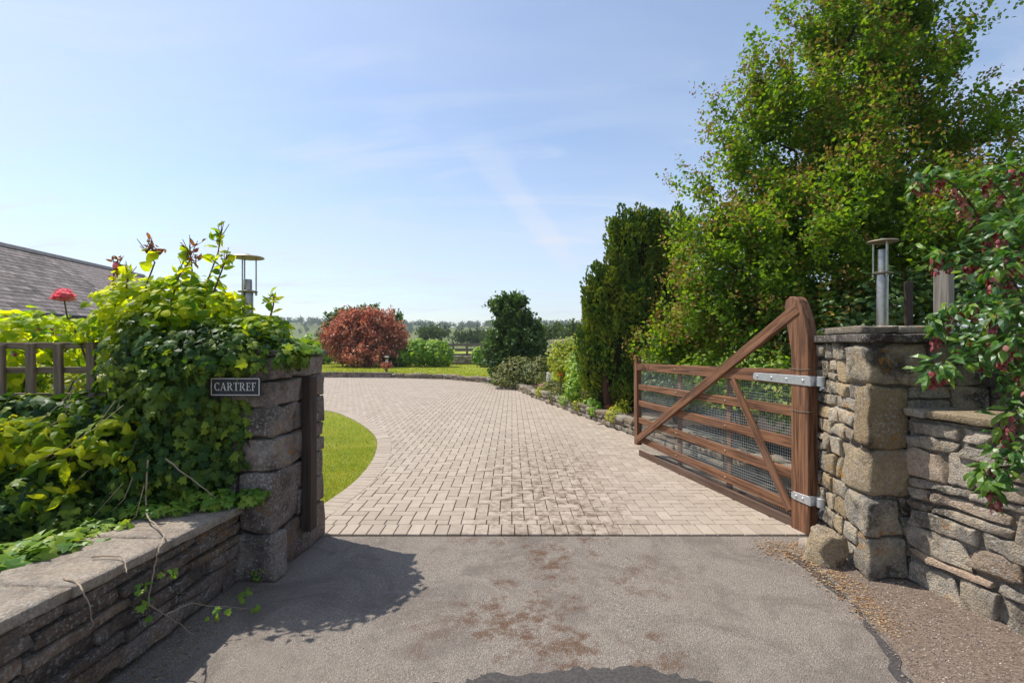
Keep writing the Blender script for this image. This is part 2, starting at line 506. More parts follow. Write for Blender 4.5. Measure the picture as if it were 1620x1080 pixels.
# ------------------------------------------------------------------ materials
def newmat(name):
    m = bpy.data.materials.new(name); m.use_nodes = True
    nt = m.node_tree
    b = nt.nodes["Principled BSDF"]
    return m, nt, b
class NT:
    def __init__(s, nt): s.nt = nt
    def n(s, t, **kw):
        q = s.nt.nodes.new(t)
        for k, v in kw.items(): setattr(q, k, v)
        return q
    def link(s, a, b): s.nt.links.new(a, b)
    def pos(s): return s.n("ShaderNodeNewGeometry").outputs["Position"]
    def objc(s): return s.n("ShaderNodeTexCoord").outputs["Object"]
    def orand(s): return s.n("ShaderNodeObjectInfo").outputs["Random"]
    def irand(s): return s.n("ShaderNodeNewGeometry").outputs["Random Per Island"]
    def math(s, op, a, b=None, clamp=False):
        q = s.n("ShaderNodeMath", operation=op, use_clamp=clamp)
        for i, v in enumerate((a, b)):
            if v is None: continue
            if isinstance(v, (int, float)): q.inputs[i].default_value = v
            else: s.link(v, q.inputs[i])
        return q.outputs[0]
    def mapping(s, vec, scale=(1, 1, 1), loc=(0, 0, 0), rot=(0, 0, 0)):
        q = s.n("ShaderNodeMapping"); s.link(vec, q.inputs[0])
        q.inputs["Scale"].default_value = scale; q.inputs["Location"].default_value = loc; q.inputs["Rotation"].default_value = rot
        return q.outputs[0]
    def noise(s, vec, scale, detail=4, rough=.55, dist=0.0, col=False):
        q = s.n("ShaderNodeTexNoise"); s.link(vec, q.inputs["Vector"])
        q.inputs["Scale"].default_value = scale; q.inputs["Detail"].default_value = detail
        q.inputs["Roughness"].default_value = rough; q.inputs["Distortion"].default_value = dist
        return q.outputs["Color" if col else "Fac"]
    def voro(s, vec, scale, out="Distance", feature='F1'):
        q = s.n("ShaderNodeTexVoronoi", feature=feature); s.link(vec, q.inputs["Vector"]); q.inputs["Scale"].default_value = scale
        return q.outputs[out]
    def step(s, v, lo, hi):
        q = s.n("ShaderNodeMapRange", interpolation_type='SMOOTHSTEP'); s.link(v, q.inputs[0])
        q.inputs[1].default_value = lo; q.inputs[2].default_value = hi
        return q.outputs[0]
    def ramp(s, v, stops, interp='LINEAR'):
        q = s.n("ShaderNodeValToRGB"); s.link(v, q.inputs[0]); e = q.color_ramp.elements
        q.color_ramp.interpolation = interp
        while len(e) < len(stops): e.new(0.5)
        for i, (p, c) in enumerate(stops):
            e[i].position = p; e[i].color = (*c, 1)
        return q.outputs[0]
    def mix(s, f, a, b, blend='MIX'):
        q = s.n("ShaderNodeMix", data_type='RGBA', blend_type=blend)
        for i, v in ((0, f), (6, a), (7, b)):
            if isinstance(v, (int, float)): q.inputs[i].default_value = v
            elif isinstance(v, tuple): q.inputs[i].default_value = (*v, 1)
            else: s.link(v, q.inputs[i])
        return q.outputs[2]
    def bump(s, h, strength, dist, b):
        q = s.n("ShaderNodeBump"); s.link(h, q.inputs["Height"])
        q.inputs["Strength"].default_value = strength; q.inputs["Distance"].default_value = dist
        s.link(q.outputs[0], b.inputs["Normal"]); return q.outputs[0]

def leaf_mat(name, cols, trans=.35, tcol=None, rough=.5, spec=.35, var=.9, clump=2.2):
    m, nt, b = newmat(name); x = NT(nt)
    f = x.math('FRACT', x.math('ADD', x.math('MULTIPLY', x.irand(), var), x.math('MULTIPLY', x.orand(), 1.0)))
    n = len(cols)
    c = x.ramp(f, [(i / (n - 1), q) for i, q in enumerate(cols)])
    pn = x.noise(x.pos(), clump, 3)
    c = x.mix(x.math('MULTIPLY', x.step(pn, .50, .68), .45), c, cols[-1])
    c = x.mix(x.math('MULTIPLY', x.step(x.math('SUBTRACT', 1.0, pn), .50, .66), .4), c, cols[0])
    x.link(c, b.inputs["Base Color"])
    b.inputs["Roughness"].default_value = rough
    b.inputs["Specular IOR Level"].default_value = spec
    tr = x.n("ShaderNodeBsdfTranslucent")
    tc = x.mix(1.0, c, tcol or (1.5, 1.5, .5), 'MULTIPLY')
    x.link(tc, tr.inputs[0])
    mx = x.n("ShaderNodeMixShader"); mx.inputs[0].default_value = trans
    x.link(b.outputs[0], mx.inputs[1]); x.link(tr.outputs[0], mx.inputs[2])
    x.link(mx.outputs[0], nt.nodes["Material Output"].inputs[0])
    return m

def stone_mat(name, a, bcol, c, white=.3, orange=.15, black=.3, bump=.7):
    m, nt, b = newmat(name); x = NT(nt); p = x.pos()
    base = x.mix(x.step(x.noise(p, 7, 6, .65), .40, .60), a, bcol)
    base = x.mix(x.math('MULTIPLY', x.step(x.orand(), .45, .95), .75), base, c)
    val = x.math('ADD', x.math('MULTIPLY', x.math('FRACT', x.math('MULTIPLY', x.orand(), 7.31)), .5), .72)
    vv = x.n("ShaderNodeCombineXYZ")
    for i in range(3): x.link(val, vv.inputs[i])
    base = x.mix(1.0, base, vv.outputs[0], 'MULTIPLY')
    base = x.mix(x.math('MULTIPLY', x.step(x.noise(p, 34, 5, .7), .38, .7), .5), base, x.mix(.6, base, (.02, .018, .016)))
    if black: base = x.mix(x.math('MULTIPLY', x.step(x.noise(p, 3.3, 6, .65), .5, .64), black), base, (.022, .02, .018))
    if white:
        wm = x.math('MULTIPLY', x.step(x.noise(p, 58, 4, .7), .53, .61), x.step(x.noise(p, 4.6, 4), .36, .60))
        base = x.mix(x.math('MULTIPLY', wm, white), base, (.58, .57, .52))
    if orange:
        om = x.math('MULTIPLY', x.step(x.noise(p, 24, 5, .7), .50, .60), x.step(x.noise(x.mapping(p, loc=(4, 9, 2)), 4.2, 3), .57, .66))
        base = x.mix(x.math('MULTIPLY', om, orange), base, (.50, .22, .025))
    x.link(base, b.inputs["Base Color"])
    b.inputs["Roughness"].default_value = .92; b.inputs["Specular IOR Level"].default_value = .2
    h = x.math('ADD', x.math('ADD', x.math('MULTIPLY', x.noise(p, 11, 8, .72, .3), 1.3), x.math('MULTIPLY', x.noise(p, 48, 6, .75), .55)), x.math('MULTIPLY', x.voro(p, 95), .25))
    base = x.mix(x.math('MULTIPLY', x.step(x.noise(p, 75, 6, .8), .42, .62), .45), base, x.mix(.62, base, (.014, .012, .010)))
    base = x.mix(x.math('MULTIPLY', x.step(x.noise(x.mapping(p, loc=(7, 1, 3)), 60, 6, .8), .56, .68), .40), base, x.mix(.5, base, (.62, .56, .46)))
    x.link(base, b.inputs['Base Color'])
    x.bump(h, min(1.0, bump * 1.35), .045, b)
    return m

def wood_mat(name, dark, light, grey=None, rough=.7, scale=1.0, spec=.3):
    m, nt, b = newmat(name); x = NT(nt)
    o = x.objc()
    cmb = x.n("ShaderNodeCombineXYZ")
    for i in range(3): x.link(x.math('MULTIPLY', x.orand(), 37.0 + i * 11), cmb.inputs[i])
    va = x.n("ShaderNodeVectorMath", operation='ADD'); x.link(o, va.inputs[0]); x.link(cmb.outputs[0], va.inputs[1])
    g = x.noise(x.mapping(va.outputs[0], (1.3 * scale, 26 * scale, 26 * scale)), 1.6, 8, .65, .5)
    c = x.mix(x.step(g, .32, .68), dark, light)
    c = x.mix(x.math('MULTIPLY', x.step(x.noise(va.outputs[0], 3.0, 4), .45, .75), .5), c, grey or dark)
    c = x.mix(x.math('MULTIPLY', x.step(g, .30, .40), -1.0, ), c, c) if False else c
    crack = x.step(x.noise(x.mapping(va.outputs[0], (1.0, 40, 40)), 2.2, 3, .5), .30, .37)
    c = x.mix(crack, x.mix(.7, c, (.012, .008, .006)), c)
    x.link(c, b.inputs["Base Color"]); b.inputs["Roughness"].default_value = rough; b.inputs["Specular IOR Level"].default_value = spec
    x.bump(x.math('ADD', g, x.math('MULTIPLY', crack, .6)), .55, .006, b)
    return m

def plain_mat(name, col, rough=.6, metal=0.0, nscale=20, namp=.25, bump=.15, spec=.4):
    m, nt, b = newmat(name); x = NT(nt); p = x.pos()
    nz = x.noise(p, nscale, 5, .6)
    c = x.mix(x.math('MULTIPLY', x.step(nz, .35, .7), namp * 2, True), col, tuple(q * .55 for q in col))
    x.link(c, b.inputs["Base Color"]); b.inputs["Metallic"].default_value = metal
    x.link(x.math('ADD', x.math('MULTIPLY', nz, .25), rough - .12), b.inputs["Roughness"]); b.inputs["Specular IOR Level"].default_value = spec
    if bump: x.bump(x.noise(p, nscale * 3, 4), bump, .004, b)
    return m

# asphalt
M_ASPH, nt, b = newmat("asphalt"); x = NT(nt); p = x.pos()
fine = x.voro(p, 260, "Color"); fsep = x.n("ShaderNodeSeparateColor"); x.link(fine, fsep.inputs[0])
grain = x.ramp(fsep.outputs[0], [(0, (.115, .097, .080)), (.45, (.205, .175, .146)), (.8, (.270, .233, .196)), (1, (.40, .35, .30))])
grain = x.mix(x.step(x.noise(p, 1.1, 4), .35, .7), grain, x.mix(.5, grain, (.265, .228, .190)))
grain = x.mix(x.math('MULTIPLY', x.step(x.noise(p, 2.1, 7, .7, .8), .44, .66), .62), grain, (.118, .098, .083))
rust = x.math('MULTIPLY', x.step(x.noise(p, 8, 8, .82), .44, .60), x.step(x.noise(x.mapping(p, (1, .8, 1), (2.2, .3, 0)), 2.3, 5, .6), .45, .57))
cen = x.n("ShaderNodeSeparateXYZ"); x.link(p, cen.inputs[0])
lane = x.math('SUBTRACT', 1.0, x.step(x.math('ABSOLUTE', x.math('SUBTRACT', cen.outputs[0], .25)), .3, 1.0))   # drips along the middle of the lane
rust = x.math('MULTIPLY', rust, x.math('ADD', x.math('MULTIPLY', lane, .9), .10))
grain = x.mix(x.math('MULTIPLY', rust, .85), grain, (.105, .052, .026))
x.link(grain, b.inputs["Base Color"]); b.inputs["Roughness"].default_value = .9; b.inputs["Specular IOR Level"].default_value = .25
hh = x.math('ADD', x.math('MULTIPLY', x.voro(p, 150), 1.0), x.math('MULTIPLY', x.noise(p, 60, 5, .7), .7))
x.bump(hh, .75, .008, b)

M_TAR = plain_mat("tar", (.070, .062, .058), .8, 0, 70, .5, .7)
M_CHIP_BASE = plain_mat("verge_dirt", (.20, .15, .112), .95, 0, 60, .5, 1.0)
def chip_mat(name, stops):
    m, nt, b = newmat(name); x = NT(nt)
    x.link(x.ramp(x.irand(), stops), b.inputs["Base Color"]); b.inputs["Roughness"].default_value = .9
    return m
M_CHIP = chip_mat("stone_chips", [(0, (.10, .07, .055)), (.4, (.22, .16, .13)), (.75, (.31, .24, .195)), (1, (.50, .42, .33))])
M_LITTER = chip_mat("dry_leaf_litter", [(0, (.10, .045, .018)), (.5, (.26, .13, .05)), (1, (.45, .32, .16))])

# pavers
M_PAVER, nt, b = newmat("block_paver"); x = NT(nt); p = x.pos()
rr_ = x.math('FRACT', x.math('ADD', x.irand(), x.math('MULTIPLY', x.orand(), 3.7)))
c = x.ramp(rr_, [(0, (.325, .266, .210)), (.35, (.355, .293, .234)), (.7, (.378, .313, .25)), (1, (.41, .342, .275))])
c = x.mix(x.math('MULTIPLY', x.step(x.noise(p, .55, 4), .4, .7), .35), c, (.385, .32, .24))
sx = x.n("ShaderNodeSeparateXYZ"); x.link(p, sx.inputs[0])
drip = x.math('SUBTRACT', 1.0, x.step(x.math('ABSOLUTE', x.math('SUBTRACT', sx.outputs[0], x.math('ADD', .22, x.math('MULTIPLY', sx.outputs[1], .03)))), .25, 1.0))
ydn = x.math('SUBTRACT', 1.0, x.step(sx.outputs[1], 5.5, 9.0))
dirt = x.math('MULTIPLY', x.step(x.noise(p, 9.0, 8, .8), .43, .62), x.math('ADD', x.math('MULTIPLY', x.math('MULTIPLY', drip, ydn), .85), .14))
c = x.mix(dirt, c, (.145, .10, .068))
c = x.mix(x.math('MULTIPLY', x.step(x.noise(p, 90, 3, .7), .5, .75), .35), c, (.20, .17, .14))
x.link(c, b.inputs["Base Color"]); b.inputs["Roughness"].default_value = .85; b.inputs["Specular IOR Level"].default_value = .3
x.bump(x.noise(p, 140, 4, .7), .35, .004, b)
M_JOINT = plain_mat("joint_sand", (.125, .09, .064), .95, 0, 18, .5, .5)

# grass
def grass_ground(name, a, bcol, dry):
    m, nt, b = newmat(name); x = NT(nt); p = x.pos()
    c = x.mix(x.step(x.noise(p, 1.2, 5), .35, .65), a, bcol)
    c = x.mix(x.math('MULTIPLY', x.step(x.noise(p, .35, 4), .5, .7), .6), c, dry)
    c = x.mix(x.math('MULTIPLY', x.step(x.noise(p, 60, 4, .7), .45, .7), .5), c, tuple(q * .5 for q in a))
    x.link(c, b.inputs["Base Color"]); b.inputs["Roughness"].default_value = .95; b.inputs["Specular IOR Level"].default_value = .1
    x.bump(x.noise(p, 45, 6, .8), .9, .05, b)
    return m
M_LAWN = grass_ground("lawn_grass", (.23, .29, .032), (.32, .35, .05), (.42, .38, .10))
M_FIELD = grass_ground("field_grass", (.085, .12, .025), (.15, .16, .04), (.26, .23, .09))
M_BLADE = leaf_mat("grass_blades", [(0.160, 0.229, 0.019), (0.276, 0.348, 0.029), (0.383, 0.403, 0.042), (0.552, 0.439, 0.079)], .4, (1.4, 1.4, .5), .6, .2)
M_SOIL = plain_mat("soil", (.060, .040, .028), .97, 0, 20, .4, .8, .1)

# stone
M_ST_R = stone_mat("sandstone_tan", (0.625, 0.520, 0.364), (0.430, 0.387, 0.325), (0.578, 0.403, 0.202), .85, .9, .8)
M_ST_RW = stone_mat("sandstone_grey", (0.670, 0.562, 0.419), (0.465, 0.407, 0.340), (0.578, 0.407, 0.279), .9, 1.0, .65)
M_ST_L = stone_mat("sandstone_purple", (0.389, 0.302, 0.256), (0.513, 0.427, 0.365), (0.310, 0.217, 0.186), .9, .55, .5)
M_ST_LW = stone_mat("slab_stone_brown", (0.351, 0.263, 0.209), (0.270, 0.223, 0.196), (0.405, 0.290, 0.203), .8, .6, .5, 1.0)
M_ST_G = stone_mat("garden_wall_stone", (0.442, 0.370, 0.273), (0.325, 0.286, 0.234), (0.468, 0.351, 0.221), .5, .3, .3)
M_MORT = stone_mat("mortar", (0.306, 0.270, 0.228), (0.240, 0.210, 0.180), (0.300, 0.264, 0.228), .3, .15, .3, .5)
M_MORT_D = stone_mat("dark_mortar", (.10, .082, .07), (.075, .063, .055), (.09, .075, .06), .3, .1, .3, .5)
M_COPE = stone_mat("concrete_coping", (0.483, 0.404, 0.319), (0.371, 0.313, 0.255), (0.468, 0.382, 0.298), .5, .12, .2, .5)
M_COPE_D = stone_mat("weathered_coping", (0.204, 0.168, 0.144), (0.132, 0.108, 0.096), (0.168, 0.132, 0.108), .55, .25, .6, .6)
M_SLAB = stone_mat("flagstone", (0.456, 0.372, 0.264), (0.360, 0.312, 0.252), (0.480, 0.360, 0.216), .3, .45, .2, .5)

# timber and metal
M_GATE = wood_mat("gate_timber", (.062, .028, .015), (.27, .125, .060), (.17, .095, .062))
M_GATE_D = wood_mat("gate_board_timber", (.06, .032, .02), (.15, .085, .055), (.12, .085, .065))
M_POST = wood_mat("dark_stained_timber", (.033, .021, .016), (.075, .050, .038), (.06, .045, .036))
M_TREL = wood_mat("grey_trellis_timber", (.105, .070, .046), (.26, .19, .13), (.18, .14, .105))
M_FENCE = wood_mat("old_fence_timber", (.13, .10, .08), (.27, .22, .18), (.22, .19, .16))
M_PALE = wood_mat("silvered_timber", (.17, .145, .12), (.32, .28, .23), (.26, .23, .20))
M_GALV = plain_mat("galvanised_steel", (.62, .64, .66), .42, .75, 35, .22, .1, .5)
M_STEEL = plain_mat("brushed_steel", (.42, .39, .35), .36, .95, 30, .25, .05, .5)
M_WIRE = plain_mat("wire_mesh_steel", (.46, .50, .50), .45, .5, 30, .1, 0, .5)
M_CAPM = plain_mat("dull_metal_cap", (.33, .28, .20), .5, .7, 25, .3, .1, .4)
M_GLASS, nt, b = newmat("clear_lamp_glass")
b.inputs["Base Color"].default_value = (.95, .97, .97, 1); b.inputs["Transmission Weight"].default_value = 1.0
b.inputs["Roughness"].default_value = .08; b.inputs["IOR"].default_value = 1.3
M_PLATE = plain_mat("slate_sign", (.022, .024, .035), .45, 0, 30, .25, .1)
M_LETTER = plain_mat("engraved_white", (.72, .70, .64), .6, 0, 90, .35, 0)
M_SLATE = stone_mat("roof_slate", (.25, .205, .19), (.34, .285, .265), (.15, .13, .125), .2, 0, .25, .2)
M_RIDGE = plain_mat("ridge_tile", (.12, .115, .12), .8)
M_REND = plain_mat("cream_render", (.55, .46, .40), .9, 0, 8, .15, .2)
M_RED = plain_mat("red_paint", (.42, .018, .02), .4, 0, 8, .1, .05)
M_PANE = plain_mat("window_glass", (.03, .035, .04), .08, 0, 3, .1, 0, .6)
M_GUT = plain_mat("gutter", (.05, .045, .04), .5)

# plants
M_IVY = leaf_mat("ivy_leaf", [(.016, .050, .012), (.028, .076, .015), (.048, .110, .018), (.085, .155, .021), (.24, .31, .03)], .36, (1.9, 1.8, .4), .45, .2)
M_IVY_L = leaf_mat("light_ivy_leaf", [(0.073, 0.174, 0.022), (0.127, 0.254, 0.030), (0.200, 0.317, 0.035), (0.309, 0.381, 0.050)], .32, (1.4, 1.5, .5), .45, .3)  # leaf colours raised to stand for sun on the top of the ivy
M_LIME = leaf_mat("lime_leaf", [(0.098, 0.182, 0.013), (0.216, 0.315, 0.014), (0.360, 0.430, 0.018), (0.540, 0.546, 0.022)], .58, (1.9, 1.7, .35), .5, .22)
M_ROSEL = leaf_mat("climber_leaf", [(0.093, 0.200, 0.017), (0.218, 0.342, 0.019), (0.402, 0.494, 0.021), (0.618, 0.636, 0.026)], .56, (1.9, 1.75, .4), .5, .22)  # brightened in colour where sun strikes the growth above the pillar
M_BRONZE = leaf_mat("bronze_shoot_leaf", [(.20, .05, .02), (.32, .11, .03), (.26, .16, .04)], .4, (1.4, 1.1, .6))
M_HAW = leaf_mat("hawthorn_leaf", [(0.058, 0.126, 0.015), (0.106, 0.200, 0.019), (0.165, 0.275, 0.025), (0.263, 0.349, 0.033)], .5, (1.8, 1.75, .45), .45, .25)
M_BLOS = leaf_mat("spent_blossom", [(0.247, 0.130, 0.034), (0.346, 0.208, 0.059), (0.259, 0.221, 0.054), (0.395, 0.260, 0.086)], .25, (1.1, 1.0, .6), .7, .1)
M_CON = leaf_mat("cypress_foliage", [(0.041, 0.106, 0.019), (0.070, 0.150, 0.020), (0.131, 0.217, 0.023), (0.242, 0.286, 0.029)], .16, (1.2, 1.3, .4), .6, .2)
M_CONG = leaf_mat("sun_tinted_golden_cypress", [(0.141, 0.242, 0.022), (0.240, 0.322, 0.028), (0.296, 0.302, 0.035)], .25, (1.3, 1.2, .4), .6, .2)  # golden tinge that also paints sunlight on the plumes
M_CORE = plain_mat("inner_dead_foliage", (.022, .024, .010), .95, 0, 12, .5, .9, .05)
M_MAPLE = leaf_mat("red_maple_leaf", [(0.215, 0.074, 0.053), (0.370, 0.131, 0.085), (0.507, 0.224, 0.133), (0.624, 0.367, 0.206)], .34, (1.4, .8, .7), .5, .3)
M_DARK = leaf_mat("dark_evergreen_leaf", [(0.030, 0.075, 0.018), (0.055, 0.114, 0.025), (0.094, 0.166, 0.031), (0.148, 0.221, 0.042)], .22, (1.3, 1.4, .5), .42, .4)
M_BRIGHT = leaf_mat("bright_laurel_leaf", [(0.086, 0.215, 0.015), (0.155, 0.314, 0.021), (0.258, 0.413, 0.025), (0.361, 0.478, 0.038)], .4, (1.4, 1.4, .4), .38, .45)
M_GOLD = leaf_mat("golden_shrub_leaf", [(0.136, 0.228, 0.014), (0.259, 0.349, 0.019), (0.395, 0.440, 0.022), (0.501, 0.486, 0.036)], .42, (1.4, 1.3, .4))
M_OLIVE = leaf_mat("olive_shrub_leaf", [(0.072, 0.104, 0.026), (0.128, 0.160, 0.039), (0.192, 0.208, 0.046), (0.272, 0.240, 0.078)], .3, (1.3, 1.3, .5))
M_LEYC = leaf_mat("honeysuckle_leaf", [(0.034, 0.094, 0.022), (0.060, 0.152, 0.026), (0.102, 0.217, 0.030), (0.204, 0.304, 0.036)], .4, (1.5, 1.6, .4), .38, .45)
M_BRACT = leaf_mat("wine_red_bract", [(0.158, 0.013, 0.025), (0.270, 0.034, 0.045), (0.371, 0.096, 0.084), (0.540, 0.292, 0.236)], .35, (1.3, .8, .8), .5)
M_FAR = leaf_mat("far_tree_leaf", [(0.053, 0.090, 0.030), (0.083, 0.128, 0.038), (0.128, 0.165, 0.045)], .2, (1.2, 1.2, .6), .7, .1)
M_PETAL = leaf_mat("rose_petal", [(.78, .12, .18), (.84, .25, .30), (.88, .42, .45)], .4, (1.1, .8, .8), .5, .3)
M_ORANGE = leaf_mat("orange_petal", [(.75, .10, .015), (.85, .18, .02)], .4, (1.1, .9, .6))
M_PINK = leaf_mat("pink_flowers", [(.45, .12, .16), (.6, .25, .28), (.7, .5, .5)], .3, (1.1, .9, .9))
M_WHITEF = leaf_mat("white_flowers", [(.7, .7, .66), (.8, .78, .74)], .3, (1, 1, 1))
M_REDL = leaf_mat("red_shrub_leaf", [(.30, .07, .04), (.45, .14, .07), (.5, .22, .12)], .3, (1.3, .8, .6))
M_BARK = stone_mat("bark", (.075, .058, .043), (.12, .095, .07), (.06, .045, .035), .25, 0, .3, .9)
M_BARKR = stone_mat("red_brown_bark", (.13, .058, .036), (.19, .095, .06), (.10, .05, .035), .1, 0, .2, .9)
M_STEM = plain_mat("green_brown_stem", (.10, .085, .04), .8, 0, 15, .3, .2)
M_CANE = plain_mat("dry_vine_stem", (.36, .28, .20), .85, 0, 20, .35, .3)
M_REDST = plain_mat("reddish_stem", (.17, .075, .04), .7, 0, 15, .3, .2)

# ------------------------------------------------------------------ ground, road, drive, lawns
def sheet(name, pts, z, mat, label=None):
    me = MB().add([(q[0], q[1], z) for q in pts], [tuple(range(len(pts)))]).mesh(name)
    return obj(name, me, mat, kind="structure", label=label)
def tri_sheet(name, pts, z, mat):
    import mathutils.geometry as mg
    V = [Vector((q[0], q[1], z)) for q in pts]
    Fs = mg.tessellate_polygon([V])
    me = MB().add(V, [tuple(f) if True else f for f in Fs]).mesh(name)
    me.flip_normals() if me.polygons[0].normal.z < 0 else None
    return obj(name, me, mat, kind="structure")
def curve_pts(pts, n):
    """Catmull-Rom through the points"""
    pts = [Vector((q[0], q[1], 0)) for q in pts]; out = []
    for i in range(len(pts) - 1):
        a, b_, c_, d_ = pts[max(i - 1, 0)], pts[i], pts[i + 1], pts[min(i + 2, len(pts) - 1)]
        for k in range(n):
            t = k / n
            out.append(.5 * ((2 * b_) + (c_ - a) * t + (2 * a - 5 * b_ + 4 * c_ - d_) * t * t + (3 * b_ - a - 3 * c_ + d_) * t ** 3))
    return out + [pts[-1]]

sheet("ground", [(-3000, -3000), (3000, -3000), (3000, 3000), (-3000, 3000)], -.07, M_FIELD)
EDGE_Y = 3.824
sheet("asphalt_road", [(-9, -8), (9, -8), (9, EDGE_Y), (-9, EDGE_Y)], 0.0, M_ASPH)

WALL = [(2.66, 4.0), (2.60, 4.6), (2.5, 5.8), (1.955, 7.9), (1.25, 10.8), (.62, 13.3), (.10, 16.0), (-.94, 18.3), (-2.84, 20.2), (-5.1, 20.9), (-8.3, 21.4), (-14, 22.0), (-30, 24)]
OUT = [(60, 4.0), (60, 8), (60, 14), (60, 25), (60, 40), (50, 60), (30, 75), (10, 75), (-5, 75), (-15, 75), (-25, 75), (-40, 75), (-70, 75)]
ZL = .15
mb = MB()
n = len(WALL)
mb.add([(a[0], a[1], ZL) for a in WALL] + [(a[0], a[1], ZL + .05) for a in OUT], [(i, n + i, n + i + 1, i + 1) for i in range(n - 1)])
obj("upper_lawn", mb.mesh("upper_lawn"), M_LAWN, kind="structure")

LAWN_CURVE = curve_pts([(-9, 13.2), (-6.2, 12.1), (-4.17, 10.9), (-3.18, 9.7), (-2.25, 8.0), (-1.86, 6.7), (-1.70, 5.45), (-1.76, 4.4), (-1.85, 3.95)], 8)
LAWN_POLY = [(q.x, q.y) for q in LAWN_CURVE] + [(-9, 3.9)]
tri_sheet("lawn", LAWN_POLY, .005, M_LAWN)

BW = .215   # border course width
def offset_curve(c, d):
    out = []
    for i, q in enumerate(c):
        t = (c[min(i + 1, len(c) - 1)] - c[max(i - 1, 0)]).normalized()
        out.append(q + Vector((-t.y, t.x, 0)) * d)
    return out
BORD = offset_curve(LAWN_CURVE, BW)
drive_poly = [(q.x, q.y) for q in LAWN_CURVE][::-1] + [(-20, 14)] + [(-20, 23)] + [(w[0], w[1]) for w in WALL[:-2]][::-1] + [(2.66, EDGE_Y), (-1.85, EDGE_Y)]
drive = tri_sheet("driveway", drive_poly, -.004, M_JOINT)

def in_poly(X, Y, poly):
    ins = np.zeros(len(X), bool); j = len(poly) - 1
    for i in range(len(poly)):
        xi, yi = poly[i]; xj, yj = poly[j]
        c_ = ((yi > Y) != (yj > Y)) & (X < (xj - xi) * (Y - yi) / (yj - yi + 1e-12) + xi)
        ins ^= c_; j = i
    return ins
BORD2 = offset_curve(LAWN_CURVE, BW * .4)
pave_poly = [(q.x, q.y) for q in BORD2][::-1] + [(-14, 14), (-14, 22)] + [(w[0], w[1]) for w in WALL[:-2]][::-1][1:] + [(2.66, EDGE_Y + .215), (-1.6, EDGE_Y + .215)]
U_ = .105
ix, iy = np.meshgrid(np.arange(-130, 30), np.arange(0, 180)); ix = ix.ravel(); iy = iy.ravel()
k4 = (ix - iy) % 4
H_ = k4 == 0; Vv = k4 == 3
cxh = np.concatenate([(ix[H_] + 1) * U_, (ix[Vv] + .5) * U_]); cyh = np.concatenate([(iy[H_] + .5) * U_, (iy[Vv] + 1) * U_]) + EDGE_Y + .22
orient = np.concatenate([np.zeros(H_.sum()), np.full(Vv.sum(), math.pi / 2)])
ins = in_poly(cxh, cyh, pave_poly) & (cxh > -.46 * cyh - 1.6)
cxh, cyh, orient = cxh[ins], cyh[ins], orient[ins]
# the front soldier course and the curved border course along the lawn
sx_, sy_, so_ = [], [], []
xx = -1.5
while xx < 2.5:
    sx_.append(xx); sy_.append(EDGE_Y + .105); so_.append(math.pi / 2); xx += U_
acc = 0.0
for i in range(len(LAWN_CURVE) - 1):
    a, b_ = LAWN_CURVE[i], LAWN_CURVE[i + 1]; L = (b_ - a).length; d = (b_ - a) / L
    s = -acc
    while s + U_ <= L:
        s += U_; q = a + d * s + Vector((-d.y, d.x, 0)) * (BW / 2)
        if q.x > -8 and q.y > EDGE_Y + .2:
            sx_.append(q.x); sy_.append(q.y); so_.append(math.atan2(d.x, -d.y))
    acc = L - s
nbord = len(sx_)
half_ = (k4 == 2) & (iy == 0) & ((ix + .5) * U_ > -1.55) & ((ix + .5) * U_ < 2.6)
cxh = np.concatenate([cxh, (ix[half_] + .5) * U_]); cyh = np.concatenate([cyh, np.full(half_.sum(), .5 * U_ + EDGE_Y + .22)]); orient = np.concatenate([orient, np.full(half_.sum(), 0.)])
PX = np.concatenate([sx_, cxh]); PY = np.concatenate([sy_, cyh]); PO = np.concatenate([so_, orient])
npv = len(PX)
PS = np.ones(npv); PS[npv - half_.sum():] = .49
pz = RN.normal(0, .0010, npv) + .012; pz[:nbord] += .0045
pt = RN.normal(0, .004, (npv, 2)); PO = PO + RN.normal(0, .008, npv)
hx, hy, ch = .1012, .0492, .0036
PB = np.array([(-hx + ch, -hy + ch, 0), (hx - ch, -hy + ch, 0), (hx - ch, hy - ch, 0), (-hx + ch, hy - ch, 0),
               (-hx, -hy, -ch), (hx, -hy, -ch), (hx, hy, -ch), (-hx, hy, -ch),
               (-hx, -hy, -.035), (hx, -hy, -.035), (hx, hy, -.035), (-hx, hy, -.035)])
PF = np.array([(0, 1, 2, 3), (4, 5, 1, 0), (5, 6, 2, 1), (6, 7, 3, 2), (7, 4, 0, 3), (8, 9, 5, 4), (9, 10, 6, 5), (10, 11, 7, 6), (11, 8, 4, 7)], np.int32)
ppx, ppy = proj(np.stack([PX, PY, pz], 1))
vis = (ppx > 500) & (ppx < 1320)
order = np.argsort(PY + np.where(vis, 0, 100))
ind, rest = order[:300], order[300:]
pm = mesh_np("paver", PB, PF); pm.materials.append(M_PAVER)
for i in ind:
    obj("paver", pm, None, drive, Matrix.Translation((PX[i], PY[i], pz[i])) @ Matrix.Rotation(PO[i], 4, 'Z') @ Matrix.Rotation(pt[i, 0], 4, 'X') @ Matrix.Rotation(pt[i, 1], 4, 'Y') @ Matrix.Diagonal((PS[i], 1, 1, 1)))
cs, sn = np.cos(PO[rest]), np.sin(PO[rest])
Vp = np.stack([PX[rest, None] + PB[None, :, 0] * cs[:, None] - PB[None, :, 1] * sn[:, None],
               PY[rest, None] + PB[None, :, 0] * sn[:, None] + PB[None, :, 1] * cs[:, None],
               pz[rest, None] + PB[None, :, 2] + PB[None, :, 0] * pt[rest, 1, None] + PB[None, :, 1] * pt[rest, 0, None]], -1)
